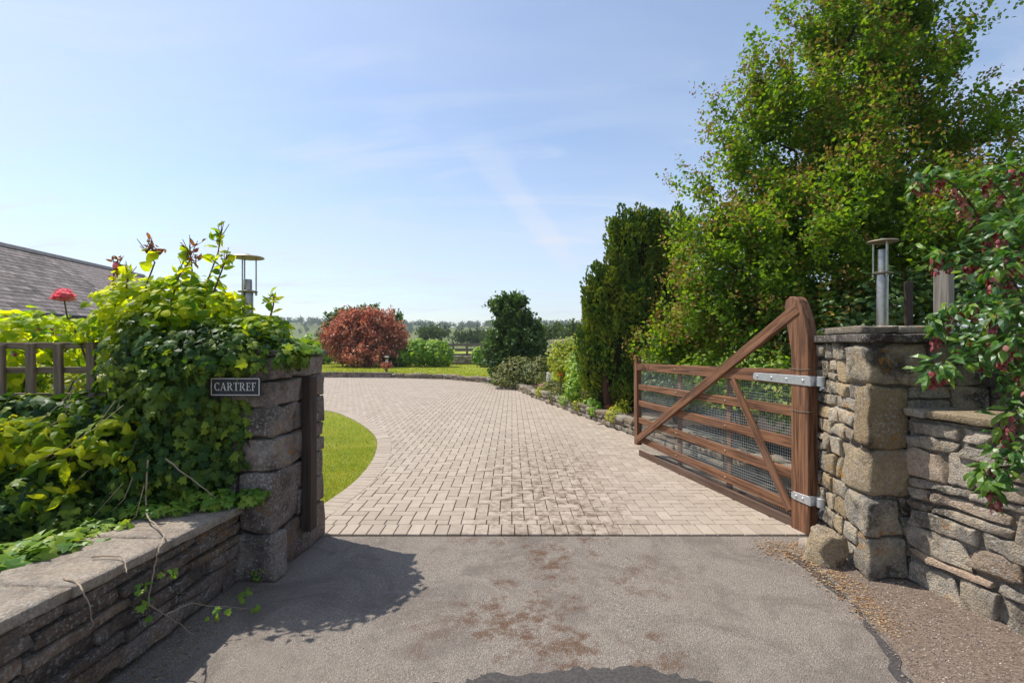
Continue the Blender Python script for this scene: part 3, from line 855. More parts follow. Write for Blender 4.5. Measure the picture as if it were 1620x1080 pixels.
Fp = (PF[None] + (np.arange(len(rest)) * 12)[:, None, None]).reshape(-1, 4)
obj("far_pavers", mesh_np("far_pavers", Vp.reshape(-1, 3), Fp), M_PAVER, drive, kind="stuff")

def grass_blades(name, label, n, sampler, size, z, mat, seed, width=.10):
    rs = np.random.default_rng(seed)
    q = sampler(n, rs)
    pos = np.column_stack([q, np.full(len(q), z)])
    tip = unit(np.array((0, 0, 1)) + rs.normal(size=pos.shape) * .45)
    sz = rs.uniform(size[0], size[1], len(pos))
    V, fs = leaf_arrays([(v[0] * width, v[1], v[2]) for v in BLADE[0]], BLADE[1], pos, tip, rs.normal(size=pos.shape), sz)
    return obj(name, mesh_np(name, V, fs), mat, None, kind="stuff", label=label, cat="grass")
def lawn_s(n, rs):
    # thinning with distance: pick depth so that the blades are even in the picture
    Y = 1 / rs.uniform(1 / 13.0, 1 / 3.9, n * 3); X = rs.uniform(-7, -1.5, n * 3)
    k = in_poly(X, Y, LAWN_POLY) & (X > -.5 * Y - .6)
    return np.column_stack([X, Y])[k][:n]
grass_blades("lawn_grass", "short mown grass of the curved lawn beside the drive", 45000, lawn_s, (.018, .045), .004, M_BLADE, 3, .16)
def wall_y(X):
    w = np.array(WALL[::-1]); return np.interp(X, w[:, 0], w[:, 1])
def far_s(n, rs):
    X = rs.uniform(-13, 2, n * 2); Y = wall_y(X) + .2 + rs.uniform(0, 1, n * 2) ** 1.6 * 16
    return np.column_stack([X, Y])[:n]
grass_blades("upper_lawn_grass", "sunlit mown grass of the raised lawn behind the low wall", 30000, far_s, (.04, .09), ZL, M_BLADE, 4, .35)

# dark repair strips in the asphalt
def blob(name, pts, z, mat, seed, jit=.02):
    c_ = curve_pts(pts + [pts[0]], 6)[:-1]; rs = random.Random(seed)
    return tri_sheet(name, [(q.x + rs.uniform(-jit, jit), q.y + rs.uniform(-jit, jit)) for q in c_], z, mat)
blob("tar_patch", [tuple(G(*q)[:2]) for q in ((560, 1110), (640, 1088), (735, 1078), (775, 1068), (850, 1066), (905, 1056), (960, 1060), (1010, 1055), (1070, 1068), (1150, 1086), (1260, 1112), (1320, 1150), (1180, 1140), (1080, 1112), (960, 1098), (860, 1108), (760, 1104), (640, 1140))], .004, M_TAR, 5, .016)
blob("tar_patch", [tuple(G(*q)[:2]) for q in ((1235, 868), (1262, 880), (1300, 905), (1340, 945), (1322, 940), (1280, 905), (1246, 880))], .004, M_TAR, 6, .006)
blob("tar_patch", [tuple(G(*q)[:2]) for q in ((1352, 955), (1390, 1000), (1425, 1052), (1446, 1090), (1430, 1090), (1400, 1040), (1368, 985))], .004, M_TAR, 7, .018)

# gravel verge in front of the right-hand wall
VERGE = [tuple(G(*q)[:2]) for q in ((1262, 862), (1290, 885), (1335, 930), (1380, 985), (1420, 1035), (1450, 1085), (1490, 1180))] + [(2.72, .8), (2.70, 2.0), (2.55, 3.1), (2.50, 3.72)]
tri_sheet("verge", VERGE, .006, M_CHIP_BASE)
def chips(name, label, n, poly, size, mat, seed, flat=.6, z=.008, soft=.05):
    rs = np.random.default_rng(seed)
    a = np.array(poly); X = rs.uniform(a[:, 0].min() - soft, a[:, 0].max(), n * 5); Y = rs.uniform(a[:, 1].min(), a[:, 1].max() + soft, n * 5)
    Xj, Yj = X + rs.normal(0, soft, len(X)), Y + rs.normal(0, soft, len(Y))
    k = in_poly(X, Y, poly)
    q = np.column_stack([Xj, Yj])[k][:n]
    B = np.array([(1, 0, 0), (0, 1, 0), (-1, .1, 0), (.1, -1, 0), (.1, .1, 1), (0, 0, -.6)], float)
    Fq = [(0, 1, 4), (1, 2, 4), (2, 3, 4), (3, 0, 4), (1, 0, 5), (2, 1, 5), (3, 2, 5), (0, 3, 5)]
    m_ = len(q); s = rs.uniform(0, 1, m_) ** 2.5 * (size[1] - size[0]) + size[0]
    ang = rs.uniform(0, 6.28, m_); st_ = rs.uniform(.6, 1.4, (m_, 1, 3)) * np.array((1, .75, flat))
    Bn = (B[None] + rs.normal(0, .18, (m_, 6, 3))) * st_ * s[:, None, None]
    Xr = Bn[..., 0] * np.cos(ang)[:, None] - Bn[..., 1] * np.sin(ang)[:, None]
    Yr = Bn[..., 0] * np.sin(ang)[:, None] + Bn[..., 1] * np.cos(ang)[:, None]
    V = np.stack([q[:, 0, None] + Xr, q[:, 1, None] + Yr, z + Bn[..., 2]], -1).reshape(-1, 3)
    fs = (np.array(Fq)[None] + (np.arange(m_) * 6)[:, None, None]).reshape(-1, 3)
    return obj(name, mesh_np(name, V, fs), mat, kind="stuff", label=label, cat="gravel")
chips("gravel", "loose stone chips of the verge below the right wall", 20000, VERGE, (.0016, .0062), M_CHIP, 21)
chips("leaf_litter", "dry brown litter gathered on the verge by the gatepost", 2600, [tuple(G(*q)[:2]) for q in ((1195, 855), (1290, 862), (1335, 905), (1400, 960), (1440, 1020), (1380, 990), (1310, 930), (1260, 890), (1205, 875))], (.003, .010), M_LITTER, 22, .15, .010, .04)
chips("road_grit", "scattered fine grit lying on the asphalt", 1800, [(-1.7, 1.9), (2.3, 1.9), (2.0, 3.8), (-1.4, 3.8)], (.0012, .0040), M_CHIP, 23, .6, .002, 0)
chips("drive_litter", "brown litter scattered along the right edge of the paving", 900, [(1.7, 3.85), (2.55, 3.85), (2.4, 5.8), (1.9, 7.8), (1.55, 7.6), (1.9, 5.4)], (.002, .008), M_LITTER, 24, .2, .016, .03)
chips("wall_foot_debris", "dark litter along the foot of the shaded left wall", 700, [(-1.74, 1.6), (-1.55, 1.6), (-1.52, 3.05), (-1.74, 3.1)], (.002, .009), M_LITTER, 25, .25, .004, .02)

# hills with woods, far away
rs = np.random.default_rng(5)
HX = np.linspace(-700, 700, 71)
def ridge_h(X):
    return 19.0 - 2.2 * np.tanh((X + 10) / 60) * (X > -60) + 2.0 * np.sin(X * .021) + 1.2 * np.sin(X * .06 + 1) - np.clip(X - 30, 0, 200) * .02
rows_ = [(300, -.1), (380, .45), (450, .9), (520, 1.0), (640, .6)]
V = []; 
for (Y, f) in rows_:
    for X in HX: V.append((X, Y + 12 * math.sin(X * .03), max(-.08, ridge_h(X) * f if f > 0 else -.5)))
nh = len(HX)
obj("hill", smooth(mesh_np("hill", np.array(V), np.array([(r_ * nh + i, r_ * nh + i + 1, (r_ + 1) * nh + i + 1, (r_ + 1) * nh + i) for r_ in range(len(rows_) - 1) for i in range(nh - 1)]))), M_FIELD, kind="structure")
nt_ = 1100
tx = rs.uniform(-420, 420, nt_); tyf = rs.uniform(.15, 1.0, nt_) ** .6
tY = 300 + tyf * 215; tz = ridge_h(tx) * np.interp(tY, [q[0] for q in rows_], [max(q[1], 0) for q in rows_])
th = rs.uniform(3.0, 6.5, nt_)
m_ = 60
d = unit(rs.normal(size=(nt_, m_, 3))); rr_n = rs.uniform(.5, 1, (nt_, m_, 1))
pos = np.stack([tx, tY, tz + th * .5], 1)[:, None, :] + d * rr_n * (th[:, None, None] * np.array((.42, .42, .55)))
pos = pos.reshape(-1, 3); nrm = unit(d.reshape(-1, 3) + rs.normal(size=pos.shape) * .4)
V, fs = leaf_arrays(LEAF_TINY[0], LEAF_TINY[1], pos, unit(rs.normal(size=pos.shape)), nrm, np.repeat(th * .28, m_))
obj("hill_woods", mesh_np("hill_woods", V, fs), M_FAR, kind="stuff", label="far wooded ridge fading to blue on the horizon", cat="woods")

def far_tree(label, px, py, D, rx, ry, seed, mat=None, per=26, ncl=60):
    b_ = P(px, HY + 780 * 1.3 / D, D); b_.z = .2
    tree("field_tree", label, "tree", b_, [Lb(px, py, D, rx, ry), Lb(px - rx * .4, py + ry * .3, D, rx * .6, ry * .7), Lb(px + rx * .45, py + ry * .25, D, rx * .6, ry * .7)], ncl, per, LEAF_TINY, (.2 * D / 60, .42 * D / 60), mat or M_FAR, M_BARK, seed, .12 * D / 60, .8 * D / 60, "trees in the fields beyond the garden")
far_tree("low rounded field tree right behind the bright green hedge", 684, 530, 70, 24, 14, 31)
far_tree("small pale green field tree above the garden fence", 738, 534, 82, 20, 12, 32)
far_tree("smallest field tree next to the dark evergreen, above the fence", 762, 536, 95, 13, 9, 33)
far_tree("rounded field tree left of the cypress, half behind the pale fence rail", 877, 528, 52, 16, 13, 34)
far_tree("wide flat field tree directly left of the cypress", 907, 526, 48, 24, 11, 35)
far_tree("field tree far left, between the ivy pillar and the red maple", 520, 536, 75, 16, 14, 36)

# ------------------------------------------------------------------ stone walls and pillars
Z3 = Vector((0, 0, 1))
def core(parent, quad, z0, z1, mat, name="mortar"):
    """vertical prism over a ground quadrilateral"""
    b_ = [Vector((q[0], q[1], z0)) for q in quad]; t_ = [Vector((q[0], q[1], q[2] if isinstance(q, tuple) and len(q) == 3 else z1)) for q in quad]
    n_ = len(quad)
    return obj(name, MB().add(b_ + t_, [tuple(range(n_))[::-1], tuple(range(n_, 2 * n_))] + [(i, (i + 1) % n_, n_ + (i + 1) % n_, n_ + i) for i in range(n_)]).mesh(name), mat, parent)

# right-hand pillar: left face A->B (sunlit), front face A->E (in shade)
A_ = Vector((2.253, 3.11, 0)); B_ = Vector((2.386, 3.90, 0)); E_ = Vector((3.25, 3.16, 0))
uL = (B_ - A_).normalized(); uF = (E_ - A_).normalized()
nL = Vector((-uL.y, uL.x, 0)); nF = Vector((uF.y, -uF.x, 0))
RP = thing("stone_gate_pillar", "tan rubble stone pillar right of the open gate, carrying a steel bollard light", "pillar", A_ + Vector((.4, .4, 0)), "stone gate pillars")
HP = 1.50
ci = A_ + (uL + uF) * .035
core(RP, [ci, E_ + uL * .035, E_ + uL * .9, B_ + uF * .035], 0, HP, M_MORT)
quoin = [(.275, .15, .26), (.25, .30, .22), (.30, .36, .30), (.40, .17, .26), (.275, .30, .40)]
z = 0.0; used_l = []; used_f = []
for i, (h_, l_, f_) in enumerate(quoin):
    me = stone_mesh(A_ - uL * .012 - uF * .012 + Z3 * (z + .005), uF, Z3, uL, f_, h_ - .014, l_, 300 + i, .020, .20, .13, (GFINE, GFINE, GFINE))
    me.flip_normals()
    obj("quoin", me, M_ST_R, RP)
    used_l.append((z, z + h_, l_)); used_f.append((z, z + h_, f_)); z += h_
LL = (B_ - A_).length
for i, (z0, z1, l_) in enumerate(used_l):
    rowsets = [[.14, .135], [.12, .13], [.16, .14], [.10, .11, .09, .10], [.15, .125]][i]
    rubble(RP, "stone", A_ + uL * (l_ + .0) + nL * -.03 + Z3 * z0, uL, nL, LL - l_, z1 - z0, M_ST_R, rowsets, (.08, .24), .036, .016, 41 + i, .015, skew=.3)
for i, (z0, z1, f_) in enumerate(used_f):
    rubble(RP, "stone", A_ + uF * f_ - nF * .03 + Z3 * z0, uF, nF, 1.0 - f_, z1 - z0, M_ST_R, [(z1 - z0) * .5, (z1 - z0) * .5], (.16, .34), .03, .012, 51 + i, .012)
# capping: two thin courses of flags and the slab the light stands on
def slab_course(parent, O, U, W, lens, depth, z0, th, mat, seed, name="coping_stone"):
    u = 0.0
    for i, l in enumerate(lens):
        obj(name, stone_mesh(Vector(O) + Vector(U) * (u + .003) + Z3 * (z0 + .003 * (i % 2)), U, W, Z3, l - .006, depth, th, seed + i, .007, .35, .05, (GFINE, GFINE, GLOW)), mat, parent)
        u += l
slab_course(RP, A_ - uL * .05 - uF * .05, uF, uL, [.36, .42, .30], .95, HP, .055, M_COPE_D, 320)
slab_course(RP, A_ + uL * .12 + uF * .02, uF, uL, [.25, .30], .55, HP + .062, .05, M_SLAB, 330)
# kerb stone and pebble at the pillar foot
kb = G(1322, 900)
obj("kerb_boulder", stone_mesh(Vector((2.04, 3.26, -.02)), Vector((.97, .22, 0)), Vector((-.22, .97, 0)), Z3, .21, .20, .24, 350, .045, .34, .45, (GFINE, GFINE, GFINE)), M_ST_R,
    label="rough squarish boulder on the ground against the right pillar foot", cat="boulder")
obj("white_stone", stone_mesh(Vector((2.10, 3.50, -.01)), Vector((1, .1, 0)), Vector((-.1, 1, 0)), Z3, .10, .10, .085, 351, .014, .5, .25, (GMID, GMID, GMID)), M_COPE,
    label="small pale stone on the ground beneath the gate hinge post", cat="stone")

# right-hand low wall running towards the viewer
RW = thing("stone_wall", "sunlit rubble stone wall with pale flag coping at the right edge", "wall", (2.62, 2.4, 0), "roadside stone walls")
C_ = Vector((2.505, 3.12, 0)); Dn = Vector((2.64, 2.45, 0)); uW = (Dn - C_).normalized(); nW = Vector((uW.y, -uW.x, 0))
LW = 2.6
core(RW, [C_ + nW * -.02, C_ + uW * LW + nW * -.02, C_ + uW * LW - nW * .38, C_ - nW * .38], -.05, 1.03, M_MORT)
rubble(RW, "stone", C_ - nW * .02 - Z3 * .01, uW, nW, LW, 1.03, M_ST_RW, [.17, .06, .15, .10, .14, .065, .17, .085, .12], (.13, .44), .034, .018, 61, .022, skew=.40, rnd=.30)
slab_course(RW, C_ + nW * .045, uW, -nW, [.14, .38, .42, .5, .5, .66], .42, 1.04, .05, M_SLAB, 370)

# left-hand pillar: right face a->b (gateway side), front face a->e
a_ = Vector((-1.516, 3.12, 0)); b2 = Vector((-1.466, 3.85, 0)); e_ = Vector((-2.55, 3.16, 0))
vL = (b2 - a_).normalized(); vF = (e_ - a_).normalized()
mL = Vector((vL.y, -vL.x, 0)); mF = Vector((-vF.y, vF.x, 0))
if mF.y > 0: mF = -mF
if mL.x < 0: mL = -mL
LP = thing("stone_gate_pillar", "ivy covered purple brown stone pillar left of the drive", "pillar", a_ + Vector((-.4, .4, 0)), "stone gate pillars")
HL = 1.41
core(LP, [a_ + (vL + vF) * .035, b2 + vF * .035, e_ + vL * .8, e_ + vL * .035], 0, HL, M_MORT_D)
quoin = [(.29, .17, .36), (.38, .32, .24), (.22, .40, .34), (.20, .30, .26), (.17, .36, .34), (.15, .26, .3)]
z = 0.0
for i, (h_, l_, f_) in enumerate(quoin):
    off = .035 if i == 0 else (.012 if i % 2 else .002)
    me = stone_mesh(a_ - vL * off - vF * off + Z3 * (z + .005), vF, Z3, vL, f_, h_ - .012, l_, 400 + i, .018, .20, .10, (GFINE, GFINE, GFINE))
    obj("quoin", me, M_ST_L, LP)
    rem = (b2 - a_).length - l_
    hs = [h_] if h_ < .21 else [h_ * .5, h_ * .5]
    if i == 0: hs = [h_]
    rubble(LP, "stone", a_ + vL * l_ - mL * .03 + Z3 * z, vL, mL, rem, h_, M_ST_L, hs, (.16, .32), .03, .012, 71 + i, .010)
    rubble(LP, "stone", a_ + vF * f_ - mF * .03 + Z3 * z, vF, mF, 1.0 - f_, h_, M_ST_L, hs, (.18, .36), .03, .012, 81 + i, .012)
    z += h_
slab_course(LP, a_ - vL * .02 - vF * .02, vF, vL, [.4, .36, .3], .76, HL, .04, M_COPE_D, 430)

# timber stop post against the jamb
def beam(name, p0, p1, wid, th, mat, parent, nrm, ch=.006, w1=None, label=None, cat=None, group=None):
    """chamfered timber from p0 to p1; th along nrm, wid across"""
    p0, p1, nrm = Vector(p0), Vector(p1), Vector(nrm)
    X = (p1 - p0); L = X.length; X.normalize()
    Zb = (nrm - X * nrm.dot(X)).normalized(); Yb = Zb.cross(X)
    gx = (-1, -1 + 2 * ch / L, 0, 1 - 2 * ch / L, 1); gy = (-1, -1 + 2 * ch / wid, 1 - 2 * ch / wid, 1); gz = (-1, -1 + 2 * ch / th, 1 - 2 * ch / th, 1)
    B, Fq = cube_grid(gx, gy, gz)
    q = B * np.array((L, wid, th)) * .5
    inner = np.array((L, wid, th)) * .5 - ch
    cl = np.clip(q, -inner, inner); dv = q - cl; ln = np.linalg.norm(dv, axis=1, keepdims=True)
    q = np.where(ln > 1e-9, cl + dv / np.maximum(ln, 1e-9) * np.minimum(ln, ch), q)
    if w1 is not None:
        q[:, 1] *= 1 + (w1 / wid - 1) * (q[:, 0] / L + .5)
    me = mesh_np(name, q, Fq)
    M = Matrix(((X.x, Yb.x, Zb.x, 0), (X.y, Yb.y, Zb.y, 0), (X.z, Yb.z, Zb.z, 0), (0, 0, 0, 1)))
    M = Matrix.Translation((p0 + p1) / 2) @ M
    return obj(name, me, mat, parent, M, None, label, cat, group)
sp = a_ + vL * .40
beam("gate_stop_post", sp + mL * .045 + Z3 * .17, sp + mL * .045 + Z3 * 1.26, .10, .065, M_POST, None, mL, .008,
     label="dark brown timber plank fixed upright to the left pillar jamb", cat="post")

# left-hand low wall with concrete coping
LWt = thing("stone_wall", "shaded brown slab stone wall with concrete coping, bottom left", "wall", (-1.9, 2.2, 0), "roadside stone walls")
c0 = Vector((-1.715, 3.12, 0)); c1_ = Vector((-1.775, 1.69, 0)); uS = (c1_ - c0).normalized(); nS = Vector((-uS.y, uS.x, 0))
if nS.x < 0: nS = -nS
LS = 2.7; zs0, zsl = .43, .045
core(LWt, [tuple(c0 - nS * .03) [:2] + (zs0,), tuple(c0 - nS * .40)[:2] + (zs0,), tuple(c0 + uS * LS - nS * .40)[:2] + (zs0 + zsl * LS,), tuple(c0 + uS * LS - nS * .03)[:2] + (zs0 + zsl * LS,)], -.05, .5, M_MORT_D)
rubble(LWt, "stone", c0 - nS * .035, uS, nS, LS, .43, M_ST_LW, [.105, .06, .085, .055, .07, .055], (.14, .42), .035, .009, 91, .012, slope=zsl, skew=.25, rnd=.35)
u = 0.0
for i, l in enumerate((.62, .55, .72, .8)):
    ss = Vector((uS.x, uS.y, zsl)).normalized()
    obj("coping_slab", stone_mesh(c0 + nS * .03 + uS * (u + .003) + Z3 * (zs0 + zsl * u + .004), ss, -nS, Z3, l - .006, .44, .05, 440 + i, .005, .3, .03, (GFINE, GFINE, GLOW)), M_COPE, LWt)
    u += l
# planting bed behind it
bed_l = sheet("planting_bed", [(-2.1, 3.1), (-2.15, .2), (-7, .2), (-7, 3.8), (-2.5, 3.8), (-2.5, 3.1)], .16, M_SOIL)

# low retaining wall round the drive
GW = thing("retaining_wall", "low dry stone retaining wall curving along the right and far side of the drive", "wall", (WALL[3][0], WALL[3][1], 0), "garden retaining walls")
tot = 0
for i in range(len(WALL) - 4):
    a = Vector((*WALL[i], 0)); b_ = Vector((*WALL[i + 1], 0)); uu = (b_ - a).normalized(); nn_ = Vector((-uu.y, uu.x, 0))
    L = (b_ - a).length
    h_ = .27 if a.y < 7.5 else (.19 if a.y < 13 else .15)
    core(GW, [a + nn_ * -.03, b_ + nn_ * -.03, b_ - nn_ * .22, a - nn_ * .22], -.02, h_ - .05, M_MORT_D)
    far = a.y > 12.5
    rows_g = [.10, .09, .08] if not far else [.08, .07]
    tot += rubble(GW, "stone", a - nn_ * .03, uu, nn_, L, h_, M_ST_G, rows_g, (.15, .34) if not far else (.22, .45), .05, .014, 110 + i, .016, g=(GMID, GLOW, GLOW), skew=.3, rnd=.4)
    # top stones, laid flat
    u = 0.0; rr_g = random.Random(130 + i)
    while u < L - .05:
        w_ = min(rr_g.uniform(.2, .42), L - u)
        obj("cap_stone", stone_mesh(a + uu * (u + .006) + nn_ * .03 + Z3 * (h_ - .015), uu, -nn_, Z3, w_ - .012, rr_g.uniform(.2, .28), rr_g.uniform(.05, .09), 1500 + tot, .016, .4, .2, (GMID, GLOW, GLOW)), M_ST_G, GW)
        u += w_; tot += 1
SW = thing("retaining_wall", "straight dark low wall below the red maple at the far left of the drive", "wall", (-6, 21, 0), "garden retaining walls")
a = Vector((*WALL[9], 0)); b_ = Vector((*WALL[11], 0)); uu = (b_ - a).normalized(); nn_ = Vector((-uu.y, uu.x, 0))
core(SW, [a, b_, b_ - nn_ * .3, a - nn_ * .3], -.02, .16, M_MORT_D)
rubble(SW, "stone", a, uu, nn_, (b_ - a).length, .19, M_ST_L, [.10, .09], (.4, .9), .04, .012, 140, .012, g=(GMID, GLOW, GLOW))
slab_course(SW, a + nn_ * .06, uu, -nn_, [.9] * 9, .34, .185, .04, M_COPE_D, 470)

# soil of the planting bed behind that wall
mb = MB(); bn = 7
inner_ = []
for i in range(bn):
    w = Vector((*WALL[i], 0)); t_ = (Vector((*WALL[min(i + 1, bn)], 0)) - Vector((*WALL[max(i - 1, 0)], 0))).normalized()
    r_ = Vector((t_.y, -t_.x, 0)); inner_.append((w + r_ * .15, w + r_ * 1.0, w + r_ * (2.6 if i < 5 else 1.6)))
V = []
for q in inner_:
    V += [(q[0].x, q[0].y, .19), (q[1].x, q[1].y, .25), (q[2].x, q[2].y, .20)]
obj("garden_bed", smooth(mesh_np("garden_bed", np.array(V), np.array([(i * 3 + k, i * 3 + k + 1, i * 3 + k + 4, i * 3 + k + 3) for i in range(bn - 1) for k in range(2)]))), M_SOIL, kind="structure")

# ------------------------------------------------------------------ the gate
gA = Vector((2.29, 3.80, 0)); gB = Vector((1.636, 6.61, 0))
gu = (gB - gA).normalized(); gn = Vector((-gu.y, gu.x, 0))         # gn: face towards the drive
if gn.x > 0: gn = -gn
GL = (gB - gA).length
def gp(s, z, o=0.0): return gA + gu * s + Z3 * z + gn * o
GT = thing("field_gate", "brown timber five bar gate standing open on the right of the drive", "gate", gp(1.4, 0))
rails = [(1.222, 1.178, .125, .085), (.946, .915, .088, .07), (.685, .70, .09, .075), (.43, .475, .09, .075), (.165, .225, .088, .075)]
for i, (z0, z1, w0, w1) in enumerate(rails):
    beam("rail", gp(.15, z0, -.045), gp(GL - .02, z1, -.045), w0, .034 if i else .06, M_GATE, GT, gn, .006, w1)
for (s, z0, z1) in ((1.04, .03, 1.19), (1.91, .07, 1.18)):
    beam("upright", gp(s, z0, -.082), gp(s, z1, -.082), .065, .03, M_GATE, GT, gn, .005)
beam("end_stile", gp(GL - .03, .14, -.045), gp(GL - .01, 1.33, -.045), .085, .075, M_GATE, GT, gn, .008)
beam("brace", gp(.11, 1.775, -.006), gp(GL - .06, .20, -.006), .098, .04, M_GATE, GT, gn, .006, .085)
beam("brace", gp(.91, 1.15, -.014), gp(.20, .14, -.014), .07, .028, M_GATE, GT, gn, .005)
beam("drop_board", gp(.05, .045, -.03), gp(GL - .10, .045, -.03), .085, .028, M_GATE_D, GT, gn, .006)
beam("ground_batten", gp(.3, .025, -.20), gp(GL - .3, .03, -.14), .05, .035, M_GATE_D, GT, gn, .005)
# hanging stile with the curved head
prof = [(0, .015), (0, 1.42), (.008, 1.55), (.035, 1.68), (.075, 1.78), (.10, 1.835), (.14, 1.868), (.19, 1.872), (.235, 1.845), (.248, 1.795), (.235, 1.70), (.205, 1.56), (.183, 1.45), (.178, 1.38), (.178, .015)]
import bmesh
def bevel(me, off, seg=2):
    bm = bmesh.new(); bm.from_mesh(me)
    bmesh.ops.bevel(bm, geom=[e for e in bm.edges if e.calc_face_angle(0) > .7], offset=off, segments=seg, affect='EDGES', clamp_overlap=True)
    bm.to_mesh(me); bm.free(); return me
# built upright along its own X so that the grain runs up the timber
Mst = Matrix(((0, gu.x, gn.x, 0), (0, gu.y, gn.y, 0), (1, 0, 0, 0), (0, 0, 0, 1)))
Mst = Matrix.Translation(gp(0, 0, -.09)) @ Mst
me = MB().prism([(q[1], q[0]) for q in prof], (0, 0, 0), (1, 0, 0), (0, 1, 0), (0, 0, 1), .095).mesh("hanging_stile")
bm = bmesh.new(); bm.from_mesh(me); bmesh.ops.recalc_face_normals(bm, faces=bm.faces); bm.to_mesh(me); bm.free()
bevel(me, .007, 1)
obj("hanging_stile", me, M_GATE, GT, Mst)
# wire mesh stapled behind the rails
mb = MB()
wr = .0017
s = .19
def bar(p, q, r):
    d = (q - p).normalized(); a = d.orthogonal().normalized() * r; b_ = d.cross(a).normalized() * r
    mb.add([p + a, p + b_, p - a, p - b_, q + a, q + b_, q - a, q - b_], [(0, 1, 5, 4), (1, 2, 6, 5), (2, 3, 7, 6), (3, 0, 4, 7)])
while s < GL - .05:
    bar(gp(s, .09, -.068), gp(s, 1.16, -.068), wr); s += .0254
zz = .09
while zz < 1.17:
    bar(gp(.18, zz, -.0655), gp(GL - .05, zz - .02, -.0655), wr); zz += .0254
obj("wire_mesh", mb.mesh("wire_mesh"), M_WIRE, GT, kind="stuff")
# strap hinges
def strap(s0, s1, z, w):
    h = obj("hinge", bevel(MB().prism([(s0, z - w / 2), (s1 - .02, z - w * .42), (s1, z - w * .25), (s1, z + w * .25), (s1 - .02, z + w * .42), (s0, z + w / 2)], gp(0, 0, .004), gu, Z3, gn, .009).mesh("hinge"), .0015, 1), M_GALV, GT)
    # the eye, the cranked plate and the hook into the wall
    e = gp(s0 - .055, z, -.045)
    obj("hinge_plate", MB().prism([(s0 + .004, z - w / 2), (s0 + .004, z + w / 2), (s0 - .012, z + w / 2), (s0 - .012, z - w / 2)], gp(0, 0, .012), gu, Z3, -gn, .10).mesh("hinge_plate"), M_GALV, h)
    obj("hinge_eye", MB().lathe([(.026, -w / 2), (.030, -w / 2 + .003), (.030, w / 2 - .003), (.026, w / 2)], e + Z3 * 0, 14).mesh("hinge_eye", True), M_GALV, h)
    obj("hook", MB().tube([e + Z3 * -w * .9, e + Z3 * -w * .62, e + Vector((.05, -.03, -w * .62)), e + Vector((.16, -.10, -w * .62))], [.014, .016, .015, .015], 8).mesh("hook", True), M_GALV, h)
    for sb in np.linspace(s0 + .06, s1 - .05, 2 if s1 - s0 < .3 else 4):
        obj("bolt", MB().tube([gp(sb, z, .012), gp(sb, z, .021)], [.013, .009], 8).mesh("bolt", True), M_GALV, h)
strap(-.012, .60, 1.205, .075)
strap(-.012, .165, .285, .07)
# wires wound round the stile
for zt in (1.295, .965):
    obj("tie_wire", MB().tube([gp(.19, zt, .006), gp(.09, zt - .008, .009), gp(-.004, zt, .008), gp(-.006, zt + .012, -.09)], .0028, 5).mesh("tie_wire"), M_CAPM, GT)
for i, (z0, z1, w0, w1) in enumerate(rails):      # bolt heads where rails cross the uprights
    for s in (1.04, 1.91):
        f = s / GL
        obj("bolt", MB().tube([gp(s, z0 + (z1 - z0) * f, -.028 + (.014 if i == 0 else 0)), gp(s, z0 + (z1 - z0) * f, -.021 + (.014 if i == 0 else 0))], [.012, .008], 8).mesh("bolt", True), M_CAPM, GT)

# ------------------------------------------------------------------ bollard lights
def bollard(label, base, h, r, cap_r, tube_up, cap_mat, group):
    t = thing("bollard_light", label, "lamp", base, group)
    b_ = Vector(base)
    hh_ = h * .60
    obj("pole", MB().lathe([(r * 1.5, 0), (r * 1.5, .006), (r, .012), (r, hh_ - .004), (r * .97, hh_)], b_, 22).mesh("pole", True), M_STEEL, t)
    obj("gallery", MB().lathe([(r * .9, hh_), (r * 1.75, hh_ + .004), (r * 1.8, hh_ + .012), (r * 1.2, hh_ + .020), (r * .9, hh_ + .020)], b_, 22).mesh("gallery", True), M_STEEL, t)
    obj("inner_tube", MB().lathe([(r * .78, hh_ + .02), (r * .78, hh_ + .02 + tube_up), (r * .72, hh_ + .024 + tube_up)], b_, 18).mesh("inner_tube", True), M_STEEL, t)
    for k in range(3):
        a = 2 * math.pi * k / 3 + .35
        o_ = Vector((math.cos(a), math.sin(a), 0)) * r * 1.48
        obj("rod", MB().tube([b_ + o_ + Z3 * (hh_ - .018), b_ + o_ + Z3 * (h - .02)], .0052, 7).mesh("rod", True), M_STEEL, t)
        obj("nut", MB().tube([b_ + o_ + Z3 * (hh_ - .016), b_ + o_ + Z3 * (hh_ - .002)], .009, 6).mesh("nut"), M_STEEL, t)
    cp = obj("cap", MB().lathe([(.02, h - .026), (cap_r * .96, h - .024), (cap_r, h - .020), (cap_r * .93, h - .013), (cap_r * .3, h - .003), (.012, h)], b_, 26).mesh("cap", True), cap_mat, t)
    obj("finial", MB().lathe([(.018, h - .004), (.018, h + .004), (.006, h + .008)], b_, 10).mesh("finial", True), M_STEEL, cp)
    return t
lb = P(392, 480, 3.6); lb.z = HL + .036
bollard("steel bollard light with open rods rising behind the ivy of the left pillar", lb, 2.14 - lb.z, .037, .112, .075, M_CAPM, "bollard lights on the pillars")
rb = P(1396, 500, 3.55); rb.z = HP + .112
bollard("steel bollard light standing in tree shade on the right pillar", rb, 2.245 - rb.z, .036, .098, .155, M_CAPM, "bollard lights on the pillars")

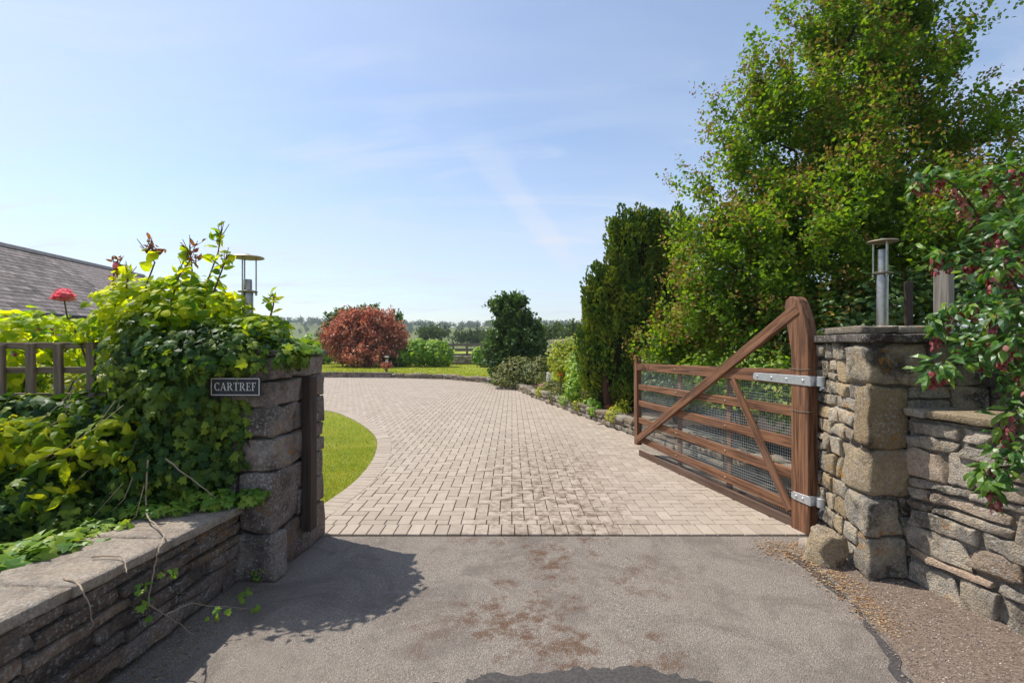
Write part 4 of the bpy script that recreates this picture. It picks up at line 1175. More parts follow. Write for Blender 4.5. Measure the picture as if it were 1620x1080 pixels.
# ------------------------------------------------------------------ the house name sign
sgn = thing("house_sign", "dark slate name sign lettered CARTREF among the ivy", "sign", P(373, 625, 3.02))
so = P(333, 626, 3.03); sw = 80 * 3.03 / F; sh = 29 * 3.03 / F
Us = Vector((1, -.03, 0)).normalized(); Ns = Vector((-.03, -1, 0)).normalized()
obj("plate", bevel(MB().prism([(0, 0), (sw, 0), (sw, sh), (0, sh)], so, Us, Z3, -Ns, .014).mesh("plate"), .0015, 1), M_PLATE, sgn)
bt = .0045
for (q0, q1, r0, r1) in ((.004, sw - .004, .004, .004 + bt), (.004, sw - .004, sh - .004 - bt, sh - .004), (.004, .004 + bt, .004 + bt, sh - .004 - bt), (sw - .004 - bt, sw - .004, .004 + bt, sh - .004 - bt)):
    obj("border_line", MB().prism([(q0, r0), (q1, r0), (q1, r1), (q0, r1)], so + Ns * .0005, Us, Z3, Ns, .002).mesh("border_line"), M_LETTER, sgn)
def rect(x0, y0, x1, y1): return [(x0, y0), (x1, y0), (x1, y1), (x0, y1)]
def ring(cx_, cy_, rx_, ry_, t0, t1, wth, n_=14):
    o_, i_ = [], []
    for k in range(n_ + 1):
        a = math.radians(t0 + (t1 - t0) * k / n_); w_ = wth * (.35 + .65 * abs(math.cos(a)))
        o_.append((cx_ + rx_ * math.cos(a), cy_ + ry_ * math.sin(a))); i_.append((cx_ + (rx_ - w_) * math.cos(a), cy_ + (ry_ - wth * .45) * math.sin(a)))
    return [[o_[k], o_[k + 1], i_[k + 1], i_[k]] for k in range(n_)]
S_ = .045; th_, st_ = .055, .15     # thin and thick stroke
GLY = {
 'C': ring(.46, .5, .44, .5, 52, 308, .16) + [rect(.70, .72, .75, 1.0), rect(.70, 0, .75, .28)],
 'A': [[(.06, 0), (.12, 0), (.47, .98), (.41, .98)], [(.40, 1.0), (.50, 1.0), (.86, 0), (.70, 0)], rect(.22, .33, .66, .33 + th_), rect(-.02, 0, .24, S_), rect(.60, 0, .96, S_)],
 'R': [rect(.12, 0, .12 + st_, 1), rect(0, 0, .40, S_), rect(0, 1 - S_, .45, 1)] + ring(.42, .74, .30, .26, -90, 90, .15) + [rect(.2, .48, .45, .48 + th_), [(.38, .50), (.52, .50), (.90, 0), (.74, 0)], rect(.72, 0, .96, S_)],
 'T': [rect(.32, 0, .32 + st_, 1), rect(0, 1 - th_, .80, 1), rect(0, .74, .04, 1), rect(.76, .74, .80, 1), rect(.20, 0, .60, S_)],
 'E': [rect(.12, 0, .12 + st_, 1), rect(0, 1 - th_, .66, 1), rect(0, 0, .70, th_), rect(.2, .48, .52, .48 + th_), rect(.62, .76, .66, 1), rect(.66, 0, .70, .26), rect(.48, .38, .52, .64)],
 'F': [rect(.12, 0, .12 + st_, 1), rect(0, 1 - th_, .66, 1), rect(0, 0, .42, S_), rect(.2, .48, .52, .48 + th_), rect(.62, .76, .66, 1), rect(.48, .38, .52, .64)]}
ADV = {'C': .88, 'A': .96, 'R': .98, 'T': .84, 'E': .78, 'F': .72}
cap_h = sh * .44; word = "CARTREF"; tw_ = sum(ADV[q] for q in word) + .06 * 6
sc_ = min(cap_h, (sw * .84) / tw_ * 1.0); xk = (sw - tw_ * sc_) / 2
for ch_ in word:
    mb = MB()
    for poly in GLY[ch_]:
        mb.prism([(xk + q[0] * sc_, sh * .29 + q[1] * cap_h) for q in poly], so + Ns * .0005, Us, Z3, Ns, .002)
    obj("letter", mb.mesh("letter"), M_LETTER, sgn)
    xk += (ADV[ch_] + .06) * sc_

# ------------------------------------------------------------------ trellis, posts, fences
TR = thing("trellis_fence", "weathered grey square trellis panel left of the ivy pillar", "trellis", (-3.1, 3.35, .2))
Dt = 3.35
for py in (547, 586, 627):
    q0 = P(-330, py + 1, Dt); q1 = P(182, py - 1, Dt)
    beam("batten", q0 + Vector((0, .012, 0)), q1 + Vector((0, .012, 0)), .042, .024, M_TREL, TR, (0, -1, 0), .004)
for px, y0, y1 in ((-326, 545, 780), (-279, 545, 780), (-232, 545, 780), (-185, 545, 780), (-138, 545, 780), (-91, 545, 780), (-44, 545, 780), (4, 545, 780), (51, 543, 760), (95, 543, 740), (146, 541, 700)):
    q0 = P(px, y0, Dt); q1 = P(px + 4, y1, Dt)
    beam("batten", q0 + Vector((0, -.014, .0)), q1 + Vector((0, -.014, 0)), .055, .026, M_TREL, TR, (0, -1, 0), .004)
beam("support_post", P(190, 535, 3.42), P(193, 800, 3.42), .07, .07, M_POST, TR, (0, -1, 0), .006)
beam("pergola_post", P(1493, 425, 4.05) , P(1493, 640, 4.05), .105, .105, M_PALE, None, (-.85, -.5, 0), .006, label="square pale timber post behind the right pillar, next to the red bract shrub", cat="post", group="timber posts behind the right pillar")
beam("pergola_post", P(1437, 445, 4.6), P(1437, 640, 4.6), .055, .055, M_POST, None, (-.3, -.9, 0), .005, label="thin timber post in shade between the right bollard light and the pale post", cat="post", group="timber posts behind the right pillar")

def rail_fence(label, pts, heights, rails_z, post_w, rail_w, mat, matp, sub=1):
    t = thing("rail_fence", label, "fence", pts[0], "rail fences behind the garden")
    for i, p in enumerate(pts):
        beam("post", Vector(p), Vector(p) + Z3 * heights, post_w, post_w, matp, t, (0, -1, 0), .01)
    for i in range(len(pts) - 1):
        for k, z_ in enumerate(rails_z):
            beam("rail", Vector(pts[i]) + Vector((0, -.06, z_)), Vector(pts[i + 1]) + Vector((0, -.06, z_)), rail_w, .04, mat, t, (0, -1, 0), .006)
    return t
Df = 31.0
rail_fence("dark three rail fence far behind the lawn, beside the bright green hedge", [Vector(((px - CX) / F * Df, Df, .25)) for px in (640, 664, 690, 717, 739, 762, 786)], 1.30, [1.12, .80, .48], .13, .17, M_FENCE, M_FENCE)
fp = []
for f in np.linspace(0, 1, 6):
    px = 858 + 110 * f; D = 23 - 11 * f; fp.append(Vector(((px - CX) / F * D, D, .30 + .12 * f)))
rail_fence("pale grey rail fence rising towards the left of the cypress", fp, 1.28, [1.22, .86], .15, .20, M_PALE, M_FENCE)
BW_ = thing("stone_wall", "low grey field wall at the foot of the far rail fence", "wall", (-2.4, 30, .25), "field walls")
a = Vector((-4.6, 30.2, .25)); uu = Vector((1, 0, 0)); nn_ = Vector((0, -1, 0))
core(BW_, [(-4.6, 30.2), (-.5, 30.2), (-.5, 30.6), (-4.6, 30.6)], .2, .68, M_MORT_D)
rubble(BW_, "stone", a, uu, nn_, 4.1, .46, M_ST_RW, [.16, .15, .15], (.3, .6), .06, .02, 160, .02, g=(GMID, GLOW, GLOW))

# ------------------------------------------------------------------ slate-roofed house
HOUSE_DIR = Vector((-.1333, 1, 0)).normalized(); HOUSE_L = Vector((-HOUSE_DIR.y, HOUSE_DIR.x, 0))
E0 = Vector((-14.02, 13.5, 2.40)); RUN, RISE = 3.3, 2.51
HS = thing("house", "single storey house with a mottled grey slate roof at the left edge", "house", (-17, 17, 0))
t0, t1 = -6.0, 12.3
def hp(t, o, z): return E0 + HOUSE_DIR * t + HOUSE_L * o + Z3 * (z - 2.4)
w0 = .35
wall_m = MB().prism([(t0 + .2, 0), (t1 - .2, 0), (t1 - .2, 2 * RUN - 2 * w0), (t0 + .2, 2 * RUN - 2 * w0)], hp(0, w0, -.07), HOUSE_DIR, HOUSE_L, Z3, 2.5)
obj("wall", wall_m.mesh("wall"), M_REND, HS)
roofm = MB().add([hp(t0, 0, 2.4), hp(t1, 0, 2.4), hp(t1, RUN, 4.91), hp(t0, RUN, 4.91), hp(t0, 2 * RUN, 2.4), hp(t1, 2 * RUN, 2.4), hp(t0, RUN, 2.4), hp(t1, RUN, 2.4)],
                 [(0, 1, 2, 3), (3, 2, 5, 4), (0, 3, 4, 6), (1, 7, 5, 2), (0, 6, 7, 1), (6, 4, 5, 7)])
roof = obj("roof", roofm.mesh("roof"), M_MORT_D, HS)
sl = Vector((HOUSE_L.x * RUN, HOUSE_L.y * RUN, RISE)); SLn = sl.length; sl.normalize(); rn = HOUSE_DIR.cross(sl)
if rn.z < 0: rn = -rn
rs_ = random.Random(77); slates = []
exp_ = .215; rowi = 0; v = -.05
while v < SLn - .1:
    u = t0 + (rowi % 2) * .15
    while u < t1 - .05:
        w_ = .30 + rs_.uniform(-.02, .02)
        slates.append((u, v, w_, rs_.uniform(-.006, .006))); u += w_
    v += exp_; rowi += 1
def slate_M(u, v, w_, j):
    O = E0 + HOUSE_DIR * u + sl * v + rn * .018
    X, Y, Zq = HOUSE_DIR, sl, rn
    M = Matrix(((X.x * w_, Y.x, Zq.x, O.x), (X.y * w_, Y.y, Zq.y, O.y), (X.z * w_, Y.z, Zq.z, O.z), (0, 0, 0, 1)))
    return M @ Matrix.Rotation(-.045, 4, 'X') @ Matrix.Rotation(j, 4, 'Z')
sm_ = MB().box(.012, .988, 0, .30, 0, .012).mesh("slate"); sm_.materials.append(M_SLATE)
sv = [(proj(E0 + HOUSE_DIR * q[0] + sl * q[1]), q) for q in slates]
vis_s = [q for (pp, q) in sv if -15 < pp[0][0] < 200 and pp[1][0] < 520]
vis_s.sort(key=lambda q: q[0] * 1.0 - q[1] * .1)
near_s = set(id(q) for q in vis_s[:300])
mb = MB()
base_co = [Vector(q.co) for q in sm_.vertices]; base_f = [tuple(q.vertices) for q in sm_.polygons]
for q in slates:
    M = slate_M(*q)
    if id(q) in near_s: obj("slate", sm_, None, roof, M)
    else: mb.add([M @ c_ for c_ in base_co], base_f)
obj("far_slates", mb.mesh("far_slates"), M_SLATE, roof, kind="stuff")
for k in range(40):
    u = t0 + k * .46
    if u > t1 - .3: break
    obj("ridge_tile", MB().prism([(-.17, -.10), (-.02, .055), (.02, .055), (.17, -.10), (.14, -.12), (0, .01), (-.14, -.12)], hp(u, RUN, 4.95), HOUSE_L, Z3, HOUSE_DIR, .445).mesh("ridge_tile"), M_RIDGE, roof)
obj("gutter", MB().tube([hp(t0, -.06, 2.36), hp(t1, -.06, 2.36)], .055, 8).mesh("gutter", True), M_GUT, HS)
for (u0, u1, zb, zt) in ((.9, 2.3, .95, 1.88), (4.6, 5.9, .95, 1.88)):
    w = obj("window", MB().prism([(u0, zb), (u1, zb), (u1, zt), (u0, zt)], hp(0, w0 - .02, 0), HOUSE_DIR, Z3, -HOUSE_L, .02).mesh("window"), M_PANE, HS)
    for (q0, q1, r0, r1) in ((u0 - .05, u1 + .05, zt - .04, zt + .06), (u0 - .05, u1 + .05, zb - .06, zb + .04), (u0 - .05, u0 + .06, zb + .04, zt - .04), (u1 - .06, u1 + .05, zb + .04, zt - .04), ((u0 + u1) / 2 - .04, (u0 + u1) / 2 + .04, zb + .04, zt - .04)):
        obj("frame", MB().prism([(q0, r0), (q1, r0), (q1, r1), (q0, r1)], hp(0, w0 - .035, 0), HOUSE_DIR, Z3, -HOUSE_L, .05).mesh("frame"), M_RED, w)

# ------------------------------------------------------------------ ivy on the left pillar
def not_on_sign(p):
    px, py = proj(p)
    return ~((px > 325) & (px < 421) & (py > 590) & (py < 631) & (p[:, 1] < 3.3)) | ((px > 325) & (px < 352) & (py > 619) & (p[:, 1] < 2.95))
def not_on_bare(p):
    """the pillar's lower right corner and its gateway face stay bare"""
    px, py = proj(p)
    lim = np.interp(py, [540, 585, 600, 630, 660, 700, 760, 790], [512, 470, 440, 418, 408, 396, 380, 392])
    return not_on_sign(p) & (px < lim + 6 * np.sin(py * .21)) & (p[:, 1] > 2.55)
ivy_lobes = [Lb(300, 640, 3.18, 92, 120, .26), Lb(355, 560, 3.30, 110, 48, .42), Lb(445, 562, 3.45, 65, 24, .36), Lb(290, 735, 3.14, 85, 60, .24),
             Lb(368, 680, 3.15, 38, 85, .10), Lb(235, 600, 3.25, 60, 110, .28), Lb(225, 745, 3.05, 65, 60, .25), Lb(385, 570, 3.2, 50, 34, .22), Lb(120, 800, 2.95, 100, 40, .35), Lb(40, 790, 2.8, 80, 60, .35)]
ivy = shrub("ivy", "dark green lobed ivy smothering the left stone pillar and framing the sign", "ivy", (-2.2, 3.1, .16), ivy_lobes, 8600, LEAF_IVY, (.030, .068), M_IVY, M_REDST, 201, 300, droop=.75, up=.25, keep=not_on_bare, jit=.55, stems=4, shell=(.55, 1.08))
# lighter young ivy, some sunlight put into its colour, along the top of the pillar and over the coping
def only_free(p):
    return not_on_bare(p)
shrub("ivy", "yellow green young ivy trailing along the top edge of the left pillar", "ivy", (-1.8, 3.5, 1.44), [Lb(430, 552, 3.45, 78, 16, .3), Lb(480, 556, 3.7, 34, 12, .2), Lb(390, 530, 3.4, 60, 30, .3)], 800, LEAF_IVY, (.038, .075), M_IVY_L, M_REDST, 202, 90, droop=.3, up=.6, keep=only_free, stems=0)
shrub("ivy", "light green ivy creeping over the left end of the concrete coping", "ivy", (-2.1, 2.3, .5), [Lb(25, 905, 2.25, 70, 42, .22), Lb(80, 880, 2.35, 55, 28, .2), Lb(0, 960, 2.0, 30, 25, .15)], 420, LEAF_IVY, (.05, .095), M_IVY_L, M_REDST, 203, 140, droop=.15, up=.8, zmin=.40, stems=2)
shrub("ivy", "thin fringe of small ivy leaves along the back of the coping", "ivy", (-2.0, 2.8, .5), [Lb(150, 838, 2.65, 60, 12, .08), Lb(235, 806, 2.85, 60, 12, .08), Lb(330, 790, 3.0, 50, 16, .09), Lb(398, 785, 3.06, 24, 14, .05)], 420, LEAF_IVY, (.03, .06), M_IVY_L, M_REDST, 204, 80, droop=.2, up=.7, zmin=.46, stems=0)

# climber with broad lime leaves above the pillar, with upright shoots
def shoot_leaves(t, path, leaf, n_, size, mat, rs, spread=.05, up=.4):
    path = [Vector(q) for q in path]; pos = []; tip = []
    for i in range(n_):
        f = (i + .5) / n_ * (len(path) - 1); k = int(f); q = path[k].lerp(path[min(k + 1, len(path) - 1)], f - k)
        a = rs.uniform(0, 6.28)
        d = np.array((math.cos(a), math.sin(a) * .7, rs.uniform(-.1, .6)))
        pos.append(np.array(q) + d * spread * .5); tip.append(d)
    pos = np.array(pos); tip = np.array(tip); nr = unit(np.array((0, -.35, 1)) * up * 2 + rs.normal(size=pos.shape) * .5)
    foliage(t, leaf, pos, tip, nr, rs.uniform(size[0], size[1], n_), mat, n_)
clim = shrub("climbing_rose", "lime leaved climber piled above the ivy pillar with bronze tipped shoots", "climber", (-2.2, 3.5, .2),
             [Lb(318, 497, 3.45, 80, 38, .30), Lb(245, 490, 3.5, 75, 50, .32), Lb(415, 522, 3.42, 40, 24, .26), Lb(190, 530, 3.55, 60, 42, .26), Lb(300, 470, 3.5, 60, 36, .25)], 1800, LEAF_BROAD, (.038, .076), M_ROSEL, M_REDST, 205, 280, droop=.2, up=.75, stems=5, jit=.8)
rs = np.random.default_rng(206)
for pts, nl, tipm in (([(322, 500), (330, 440), (345, 400), (351, 362)], 12, 0), ([(300, 480), (304, 430), (300, 388)], 5, 1), ([(226, 500), (232, 450), (245, 415), (228, 393)], 6, 1), ([(335, 470), (350, 430), (358, 408)], 5, 0), ([(185, 500), (178, 455), (182, 415)], 5, 1), ([(270, 480), (282, 440), (290, 425)], 5, 0), ([(205, 500), (200, 452), (206, 428)], 4, 0), ([(425, 510), (432, 485), (434, 470)], 3, 0)):
    D = 3.42 + rs.uniform(-.1, .1)
    path = [P(q[0], q[1], D) for q in pts]
    obj("shoot", MB().tube(path, [.008, .006, .005, .003][:len(path)], 6).mesh("shoot", True), M_REDST, clim)
    shoot_leaves(clim, path, LEAF_BROAD, nl + 2, (.05, .095), M_ROSEL, rs, .02)
    top = path[-1]
    nb = 20 if tipm else 11
    pos = []
    for q_ in range(nb // 3 + 1):
        st_q = path[-2].lerp(top, rs.uniform(.25, 1.0)); e_q = st_q + Vector((rs.uniform(-.085, .085), rs.uniform(-.04, .04), rs.uniform(-.01, .07)))
        obj("twig", MB().tube([st_q, e_q], [.003, .0016], 4).mesh("twig"), M_REDST, clim)
        pos += [np.array(st_q.lerp(e_q, f_)) for f_ in (.35, .7, 1.0)]
    pos = np.array(pos); nb = len(pos)
    foliage(clim, LEAF_LONG, pos, unit(rs.normal(size=(nb, 3)) + np.array((0, 0, .3))), unit(rs.normal(size=(nb, 3)) + np.array((0, -.5, .5))), rs.uniform(.03, .07, nb), M_BRONZE if tipm else M_ROSEL, nb)
    for q in range(3):
        e = top + Vector((rs.uniform(-.07, .07), rs.uniform(-.03, .03), rs.uniform(.0, .08)))
        obj("twig", MB().tube([path[-2].lerp(top, .6), e], [.004, .002], 5).mesh("twig"), M_REDST, clim)

# the pink rose bloom
RF = thing("rose", "single open pink red rose bloom above the trellis", "flower", P(135, 565, 3.35))
rc = P(101, 476, 3.25)
obj("stem", MB().tube([P(137, 570, 3.35), P(122, 530, 3.32), P(106, 500, 3.28), P(101, 470, 3.25)], [.007, .006, .005, .004], 6).mesh("stem", True), M_STEM, RF)
petal = ([(-.28, 0, 0), (.28, 0, 0), (-.58, .45, .20), (.58, .45, .20), (0, .45, -.02), (-.46, .90, .06), (.46, .90, .06), (0, .98, -.12), (0, 0, -.04)],
         [(0, 8, 4), (0, 4, 2), (8, 1, 4), (1, 3, 4), (2, 4, 7), (2, 7, 5), (4, 3, 6), (4, 6, 7)])
pos, tip, nr = [], [], []
for ringk, (cnt, el, rr0) in enumerate(((4, 88, .004), (6, 80, .010), (7, 70, .016), (8, 57, .022), (8, 40, .026), (7, 18, .026))):
    for k in range(cnt):
        a = 2 * math.pi * k / cnt + ringk * .4 + rs.uniform(-.1, .1); e = math.radians(el + rs.uniform(-8, 8))
        o_ = np.array((math.cos(a), math.sin(a), 0))
        pos.append(np.array(rc) + o_ * rr0); tip.append(o_ * math.cos(e) + np.array((0, 0, math.sin(e)))); nr.append(-o_ * math.sin(e) + np.array((0, 0, math.cos(e))))
foliage(RF, petal, np.array(pos), np.array(tip), np.array(nr), np.repeat([.080, .078, .070, .060, .052, .046], [4, 6, 7, 8, 8, 7]) * np.random.default_rng(1).uniform(.9, 1.1, len(pos)), M_PETAL, len(pos), "petal")
shoot_leaves(RF, [P(128, 545, 3.33), P(108, 505, 3.28)], LEAF_BROAD, 6, (.05, .08), M_ROSEL, rs, .05)
obj("bud", MB().lathe([(.004, 0), (.016, .012), (.014, .03), (.003, .045)], P(182, 425, 3.4), 8).mesh("bud", True), M_PETAL, RF)

# shrubs round the trellis
shrub("garden_shrub", "green broad leaved bush behind the trellis, below the slate roof", "shrub", (-3.6, 3.9, .16), [Lb(40, 530, 3.85, 70, 44, .3), Lb(120, 540, 3.9, 60, 36, .3), Lb(10, 600, 3.9, 60, 60, .3), Lb(-60, 540, 3.9, 70, 55, .3), Lb(-170, 560, 3.9, 80, 60, .3), Lb(-290, 570, 3.9, 80, 60, .3)], 1900, LEAF_BROAD, (.045, .085), M_ROSEL, M_STEM, 211, 150, droop=.25, up=.6, stems=6)
shrub("garden_shrub", "yellow lime bush glowing through the trellis openings", "shrub", (-3.5, 4.5, .16), [Lb(110, 600, 4.4, 70, 40, .35), Lb(40, 630, 4.4, 70, 50, .35), Lb(170, 610, 4.4, 50, 50, .3), Lb(-40, 620, 4.4, 60, 60, .3)], 1100, LEAF_OVAL, (.05, .09), M_GOLD, M_STEM, 212, 100, droop=.2, up=.6, stems=5)
def lime_keep(p):
    px, py = proj(p); return (px < 235)
shrub("lime_shrub", "sprawling lime yellow leaved shrub in front of the trellis foot", "shrub", (-2.9, 2.9, .16),
      [Lb(40, 690, 2.95, 75, 32, .28), Lb(120, 715, 2.95, 70, 26, .25), Lb(190, 690, 3.0, 42, 34, .18), Lb(-30, 700, 2.8, 60, 40, .3), Lb(-150, 720, 2.7, 80, 60, .3), Lb(-280, 740, 2.6, 80, 70, .3), Lb(75, 775, 2.75, 40, 14, .14), Lb(200, 725, 2.95, 30, 24, .14), Lb(130, 655, 3.15, 60, 22, .15)], 1700, LEAF_LONG, (.065, .12), M_LIME, M_CANE, 213, 260, droop=.35, up=.9, keep=lime_keep, stems=7, jit=.55)
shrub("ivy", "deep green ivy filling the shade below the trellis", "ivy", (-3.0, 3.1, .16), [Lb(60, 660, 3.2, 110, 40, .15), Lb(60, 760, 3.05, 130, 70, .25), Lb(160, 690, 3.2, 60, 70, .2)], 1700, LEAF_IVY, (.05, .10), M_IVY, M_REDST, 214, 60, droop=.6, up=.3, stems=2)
# bare vine stems hanging over the wall and through the shade
VN = thing("dry_vine", "pale bare vine stem hanging over the coping of the left wall", "vine", P(238, 990, 2.35))
def on_face(px, py): return P(px, py, 1.668 * F / (CX - px))
def on_cope(px, py): return G(px, py, .54)
for w in ([P(234, 728, 2.86), P(231, 790, 2.86), on_cope(234, 818), on_cope(258, 842), on_cope(252, 868), on_face(246, 892), on_face(240, 925), on_face(236, 955), on_face(262, 972), on_face(290, 990), G(306, 1004, .006)],
          [on_face(262, 972), on_face(300, 955), on_face(330, 958), G(395, 962, .01)], [P(262, 725, 2.84), P(300, 755, 2.86), P(340, 786, 2.9)], [on_cope(100, 915), on_cope(120, 920), on_face(135, 940), on_face(148, 985)], [on_cope(145, 880), on_cope(190, 880), on_face(200, 905)]):
    cpts = []
    for i in range(len(w) - 1):
        a0, a1, a2, a3 = w[max(i - 1, 0)], w[i], w[i + 1], w[min(i + 2, len(w) - 1)]
        for k in range(5):
            t = k / 5
            q = .5 * ((2 * a1) + (a2 - a0) * t + (2 * a0 - 5 * a1 + 4 * a2 - a3) * t * t + (3 * a1 - a0 - 3 * a2 + a3) * t ** 3)
            cpts.append(q + Vector((R.uniform(-.003, .003), R.uniform(-.003, .003), R.uniform(-.003, .003))))
    cpts.append(w[-1])
    obj("stem", MB().tube(cpts, [.0046 - .0028 * i / len(cpts) for i in range(len(cpts))], 6).mesh("stem", True), M_CANE, VN)
rs = np.random.default_rng(220)
for (px, py, D) in ((175, 958, 2.22), (262, 905, 2.36), (400, 968, 2.72), (388, 945, 2.8), (180, 935, 2.2), (345, 970, 2.5)):
    pos = np.array([np.array(P(px, py, D)) + rs.normal(size=3) * .025 for _ in range(5)])
    pos[:, 0] = np.maximum(pos[:, 0], -1.665)
    foliage(VN, LEAF_IVY, pos, unit(rs.normal(size=(5, 3)) + np.array((.4, -.3, 0))), unit(rs.normal(size=(5, 3)) * .4 + np.array((.6, -.6, .5))), rs.uniform(.022, .042, 5), M_IVY_L, 5)
DT = thing("dead_twigs", "tangle of thin straw coloured twigs hanging under the lime shrub", "twigs", P(100, 830, 2.7))
for i in range(26):
    px = R.uniform(5, 230); py = R.uniform(610, 780); D = R.uniform(2.75, 2.95)
    q = [P(px, py, D), P(px - R.uniform(10, 50), py + R.uniform(20, 50), D - .03), P(px - R.uniform(30, 110), py + R.uniform(40, 110), D + .02)]
    obj("twig", MB().tube(q, [.0026, .002, .0012], 4).mesh("twig"), M_CANE, DT)

# ------------------------------------------------------------------ shrub with hanging wine-red bracts, right foreground
LY = thing("himalayan_honeysuckle", "arching green shrub with hanging wine red bracts over the right wall", "shrub", (3.2, 2.9, 0))
rs = np.random.default_rng(230)
stems = [([(1640, 700, 3.0), (1600, 500, 2.9), (1540, 330, 2.9), (1480, 278, 2.9), (1440, 292, 2.88)], 1), ([(1660, 700, 3.0), (1625, 450, 2.85), (1600, 330, 2.8), (1560, 280, 2.8)], 1), ([(1660, 680, 3.0), (1610, 520, 2.8), (1550, 480, 2.7), (1500, 495, 2.7), (1478, 520, 2.7)], 1),
         ([(1660, 700, 3.0), (1600, 560, 2.75), (1550, 560, 2.65), (1500, 575, 2.6), (1474, 580, 2.6)], 1), ([(1650, 700, 3.0), (1640, 560, 2.7), (1600, 440, 2.7), (1530, 410, 2.75), (1480, 402, 2.8)], 1), ([(1660, 690, 2.9), (1650, 620, 2.6), (1610, 640, 2.5), (1590, 690, 2.5)], 1),
         ([(1690, 800, 2.6), (1640, 705, 2.45), (1600, 720, 2.4), (1566, 742, 2.4), (1575, 775, 2.4)], 1), ([(1680, 640, 2.9), (1660, 400, 2.75), (1640, 300, 2.75), (1600, 262, 2.75)], 1), ([(1690, 640, 2.8), (1650, 480, 2.7), (1610, 370, 2.65), (1580, 360, 2.6)], 1),
         ([(1680, 600, 2.7), (1650, 500, 2.55), (1620, 480, 2.5), (1570, 500, 2.5)], 1), ([(1680, 640, 2.7), (1660, 580, 2.5), (1625, 600, 2.45)], 1), ([(1670, 640, 2.8), (1640, 500, 2.8), (1560, 530, 2.8), (1520, 540, 2.8)], 1),
         ([(1700, 600, 2.8), (1680, 400, 2.7), (1650, 350, 2.6), (1615, 400, 2.6)], 1), ([(1700, 500, 3.2), (1660, 330, 3.2), (1600, 300, 3.1), (1520, 320, 3.1)], 1), ([(1660, 560, 2.6), (1625, 420, 2.55), (1600, 400, 2.55), (1570, 430, 2.55)], 1), ([(1670, 560, 2.6), (1640, 540, 2.5), (1610, 530, 2.45), (1585, 545, 2.45)], 1)]
lp, lt, ln_, ls = [], [], [], []
racemes = []
for pts, _ in stems:
    path = [P(*q) for q in pts]
    fine_ = []
    for i in range(len(path) - 1):
        a0, a1, a2, a3 = path[max(i - 1, 0)], path[i], path[i + 1], path[min(i + 2, len(path) - 1)]
        for k in range(6):
            t = k / 6
            fine_.append(.5 * ((2 * a1) + (a2 - a0) * t + (2 * a0 - 5 * a1 + 4 * a2 - a3) * t * t + (3 * a1 - a0 - 3 * a2 + a3) * t ** 3))
    fine_.append(path[-1])
    obj("stem", MB().tube(fine_, [.010 - .007 * i / len(fine_) for i in range(len(fine_))], 6).mesh("stem", True), M_STEM, LY)
    acc = 0
    for i in range(1, len(fine_)):
        seg = fine_[i] - fine_[i - 1]; dirn = np.array(seg.normalized())
        if i < 3: continue
        for side in (-1, 1):
            for rep in range(2):
                o_ = np.cross(dirn, np.array((0, 0, 1))); o_ = o_ / max(np.linalg.norm(o_), .1) * side
                tp = unit(o_ * .8 + dirn * .5 + np.array((0, 0, rs.uniform(-.7, .25))) + rs.normal(size=3) * .4)
                lp.append(np.array(fine_[i]) + rs.normal(size=3) * .025 + tp * .02); lt.append(tp)
                ln_.append(unit(np.array((-.2, -.35, 1.0)) + rs.normal(size=3) * .4)); ls.append(rs.uniform(.055, .10))
        if rs.random() < .42: racemes.append((fine_[i], rs.uniform(.05, .10)))
    racemes.append((fine_[-1], .10))
lp, lt, ln_, ls = map(np.array, (lp, lt, ln_, ls))
kk = ~((proj(lp)[0] < 1440))
foliage(LY, LEAF_LONG, lp[kk], lt[kk], ln_[kk], ls[kk], M_LEYC, 300)
# deeper leaves filling the bush
p_, n_ = mass_points([Lb(1610, 470, 2.95, 85, 130, .25), Lb(1640, 340, 3.0, 70, 80, .25), Lb(1570, 540, 2.85, 55, 60, .18), Lb(1650, 610, 2.75, 50, 60, .2)], 520, rs, (.4, 1.05))
foliage(LY, LEAF_LONG, p_, unit(n_ + rs.normal(size=p_.shape) * .7 + np.array((0, 0, -.5))), unit(np.array((-.2, -.3, 1.0)) + rs.normal(size=p_.shape) * .45), rs.uniform(.055, .10, len(p_)), M_LEYC, 0)
for (q, L) in racemes:
    if proj(np.array(q))[0][0] < 1440 or proj(np.array(q))[0][0] > 1650: continue
    m_ = 16
    f = rs.uniform(0, 1, m_); a = rs.uniform(0, 6.28, m_)
    o_ = np.stack([np.cos(a), np.sin(a), np.zeros(m_)], 1)
    pos = np.array(q) + o_ * (.010 + .008 * (1 - f))[:, None] + np.array((0, 0, -1)) * (f * L)[:, None] - np.array((0, 0, .015))
    tip = unit(o_ * .55 + np.array((0, 0, -1))); nr = unit(o_ + np.array((0, 0, .4)))
    V, fs = leaf_arrays(LEAF_OVAL[0], LEAF_OVAL[1], pos, tip, nr, rs.uniform(.022, .036, m_) * (1.1 - .35 * f))
    obj("bract_tassel", smooth(mesh_np("bract_tassel", V, fs)), M_BRACT, LY, kind="stuff")

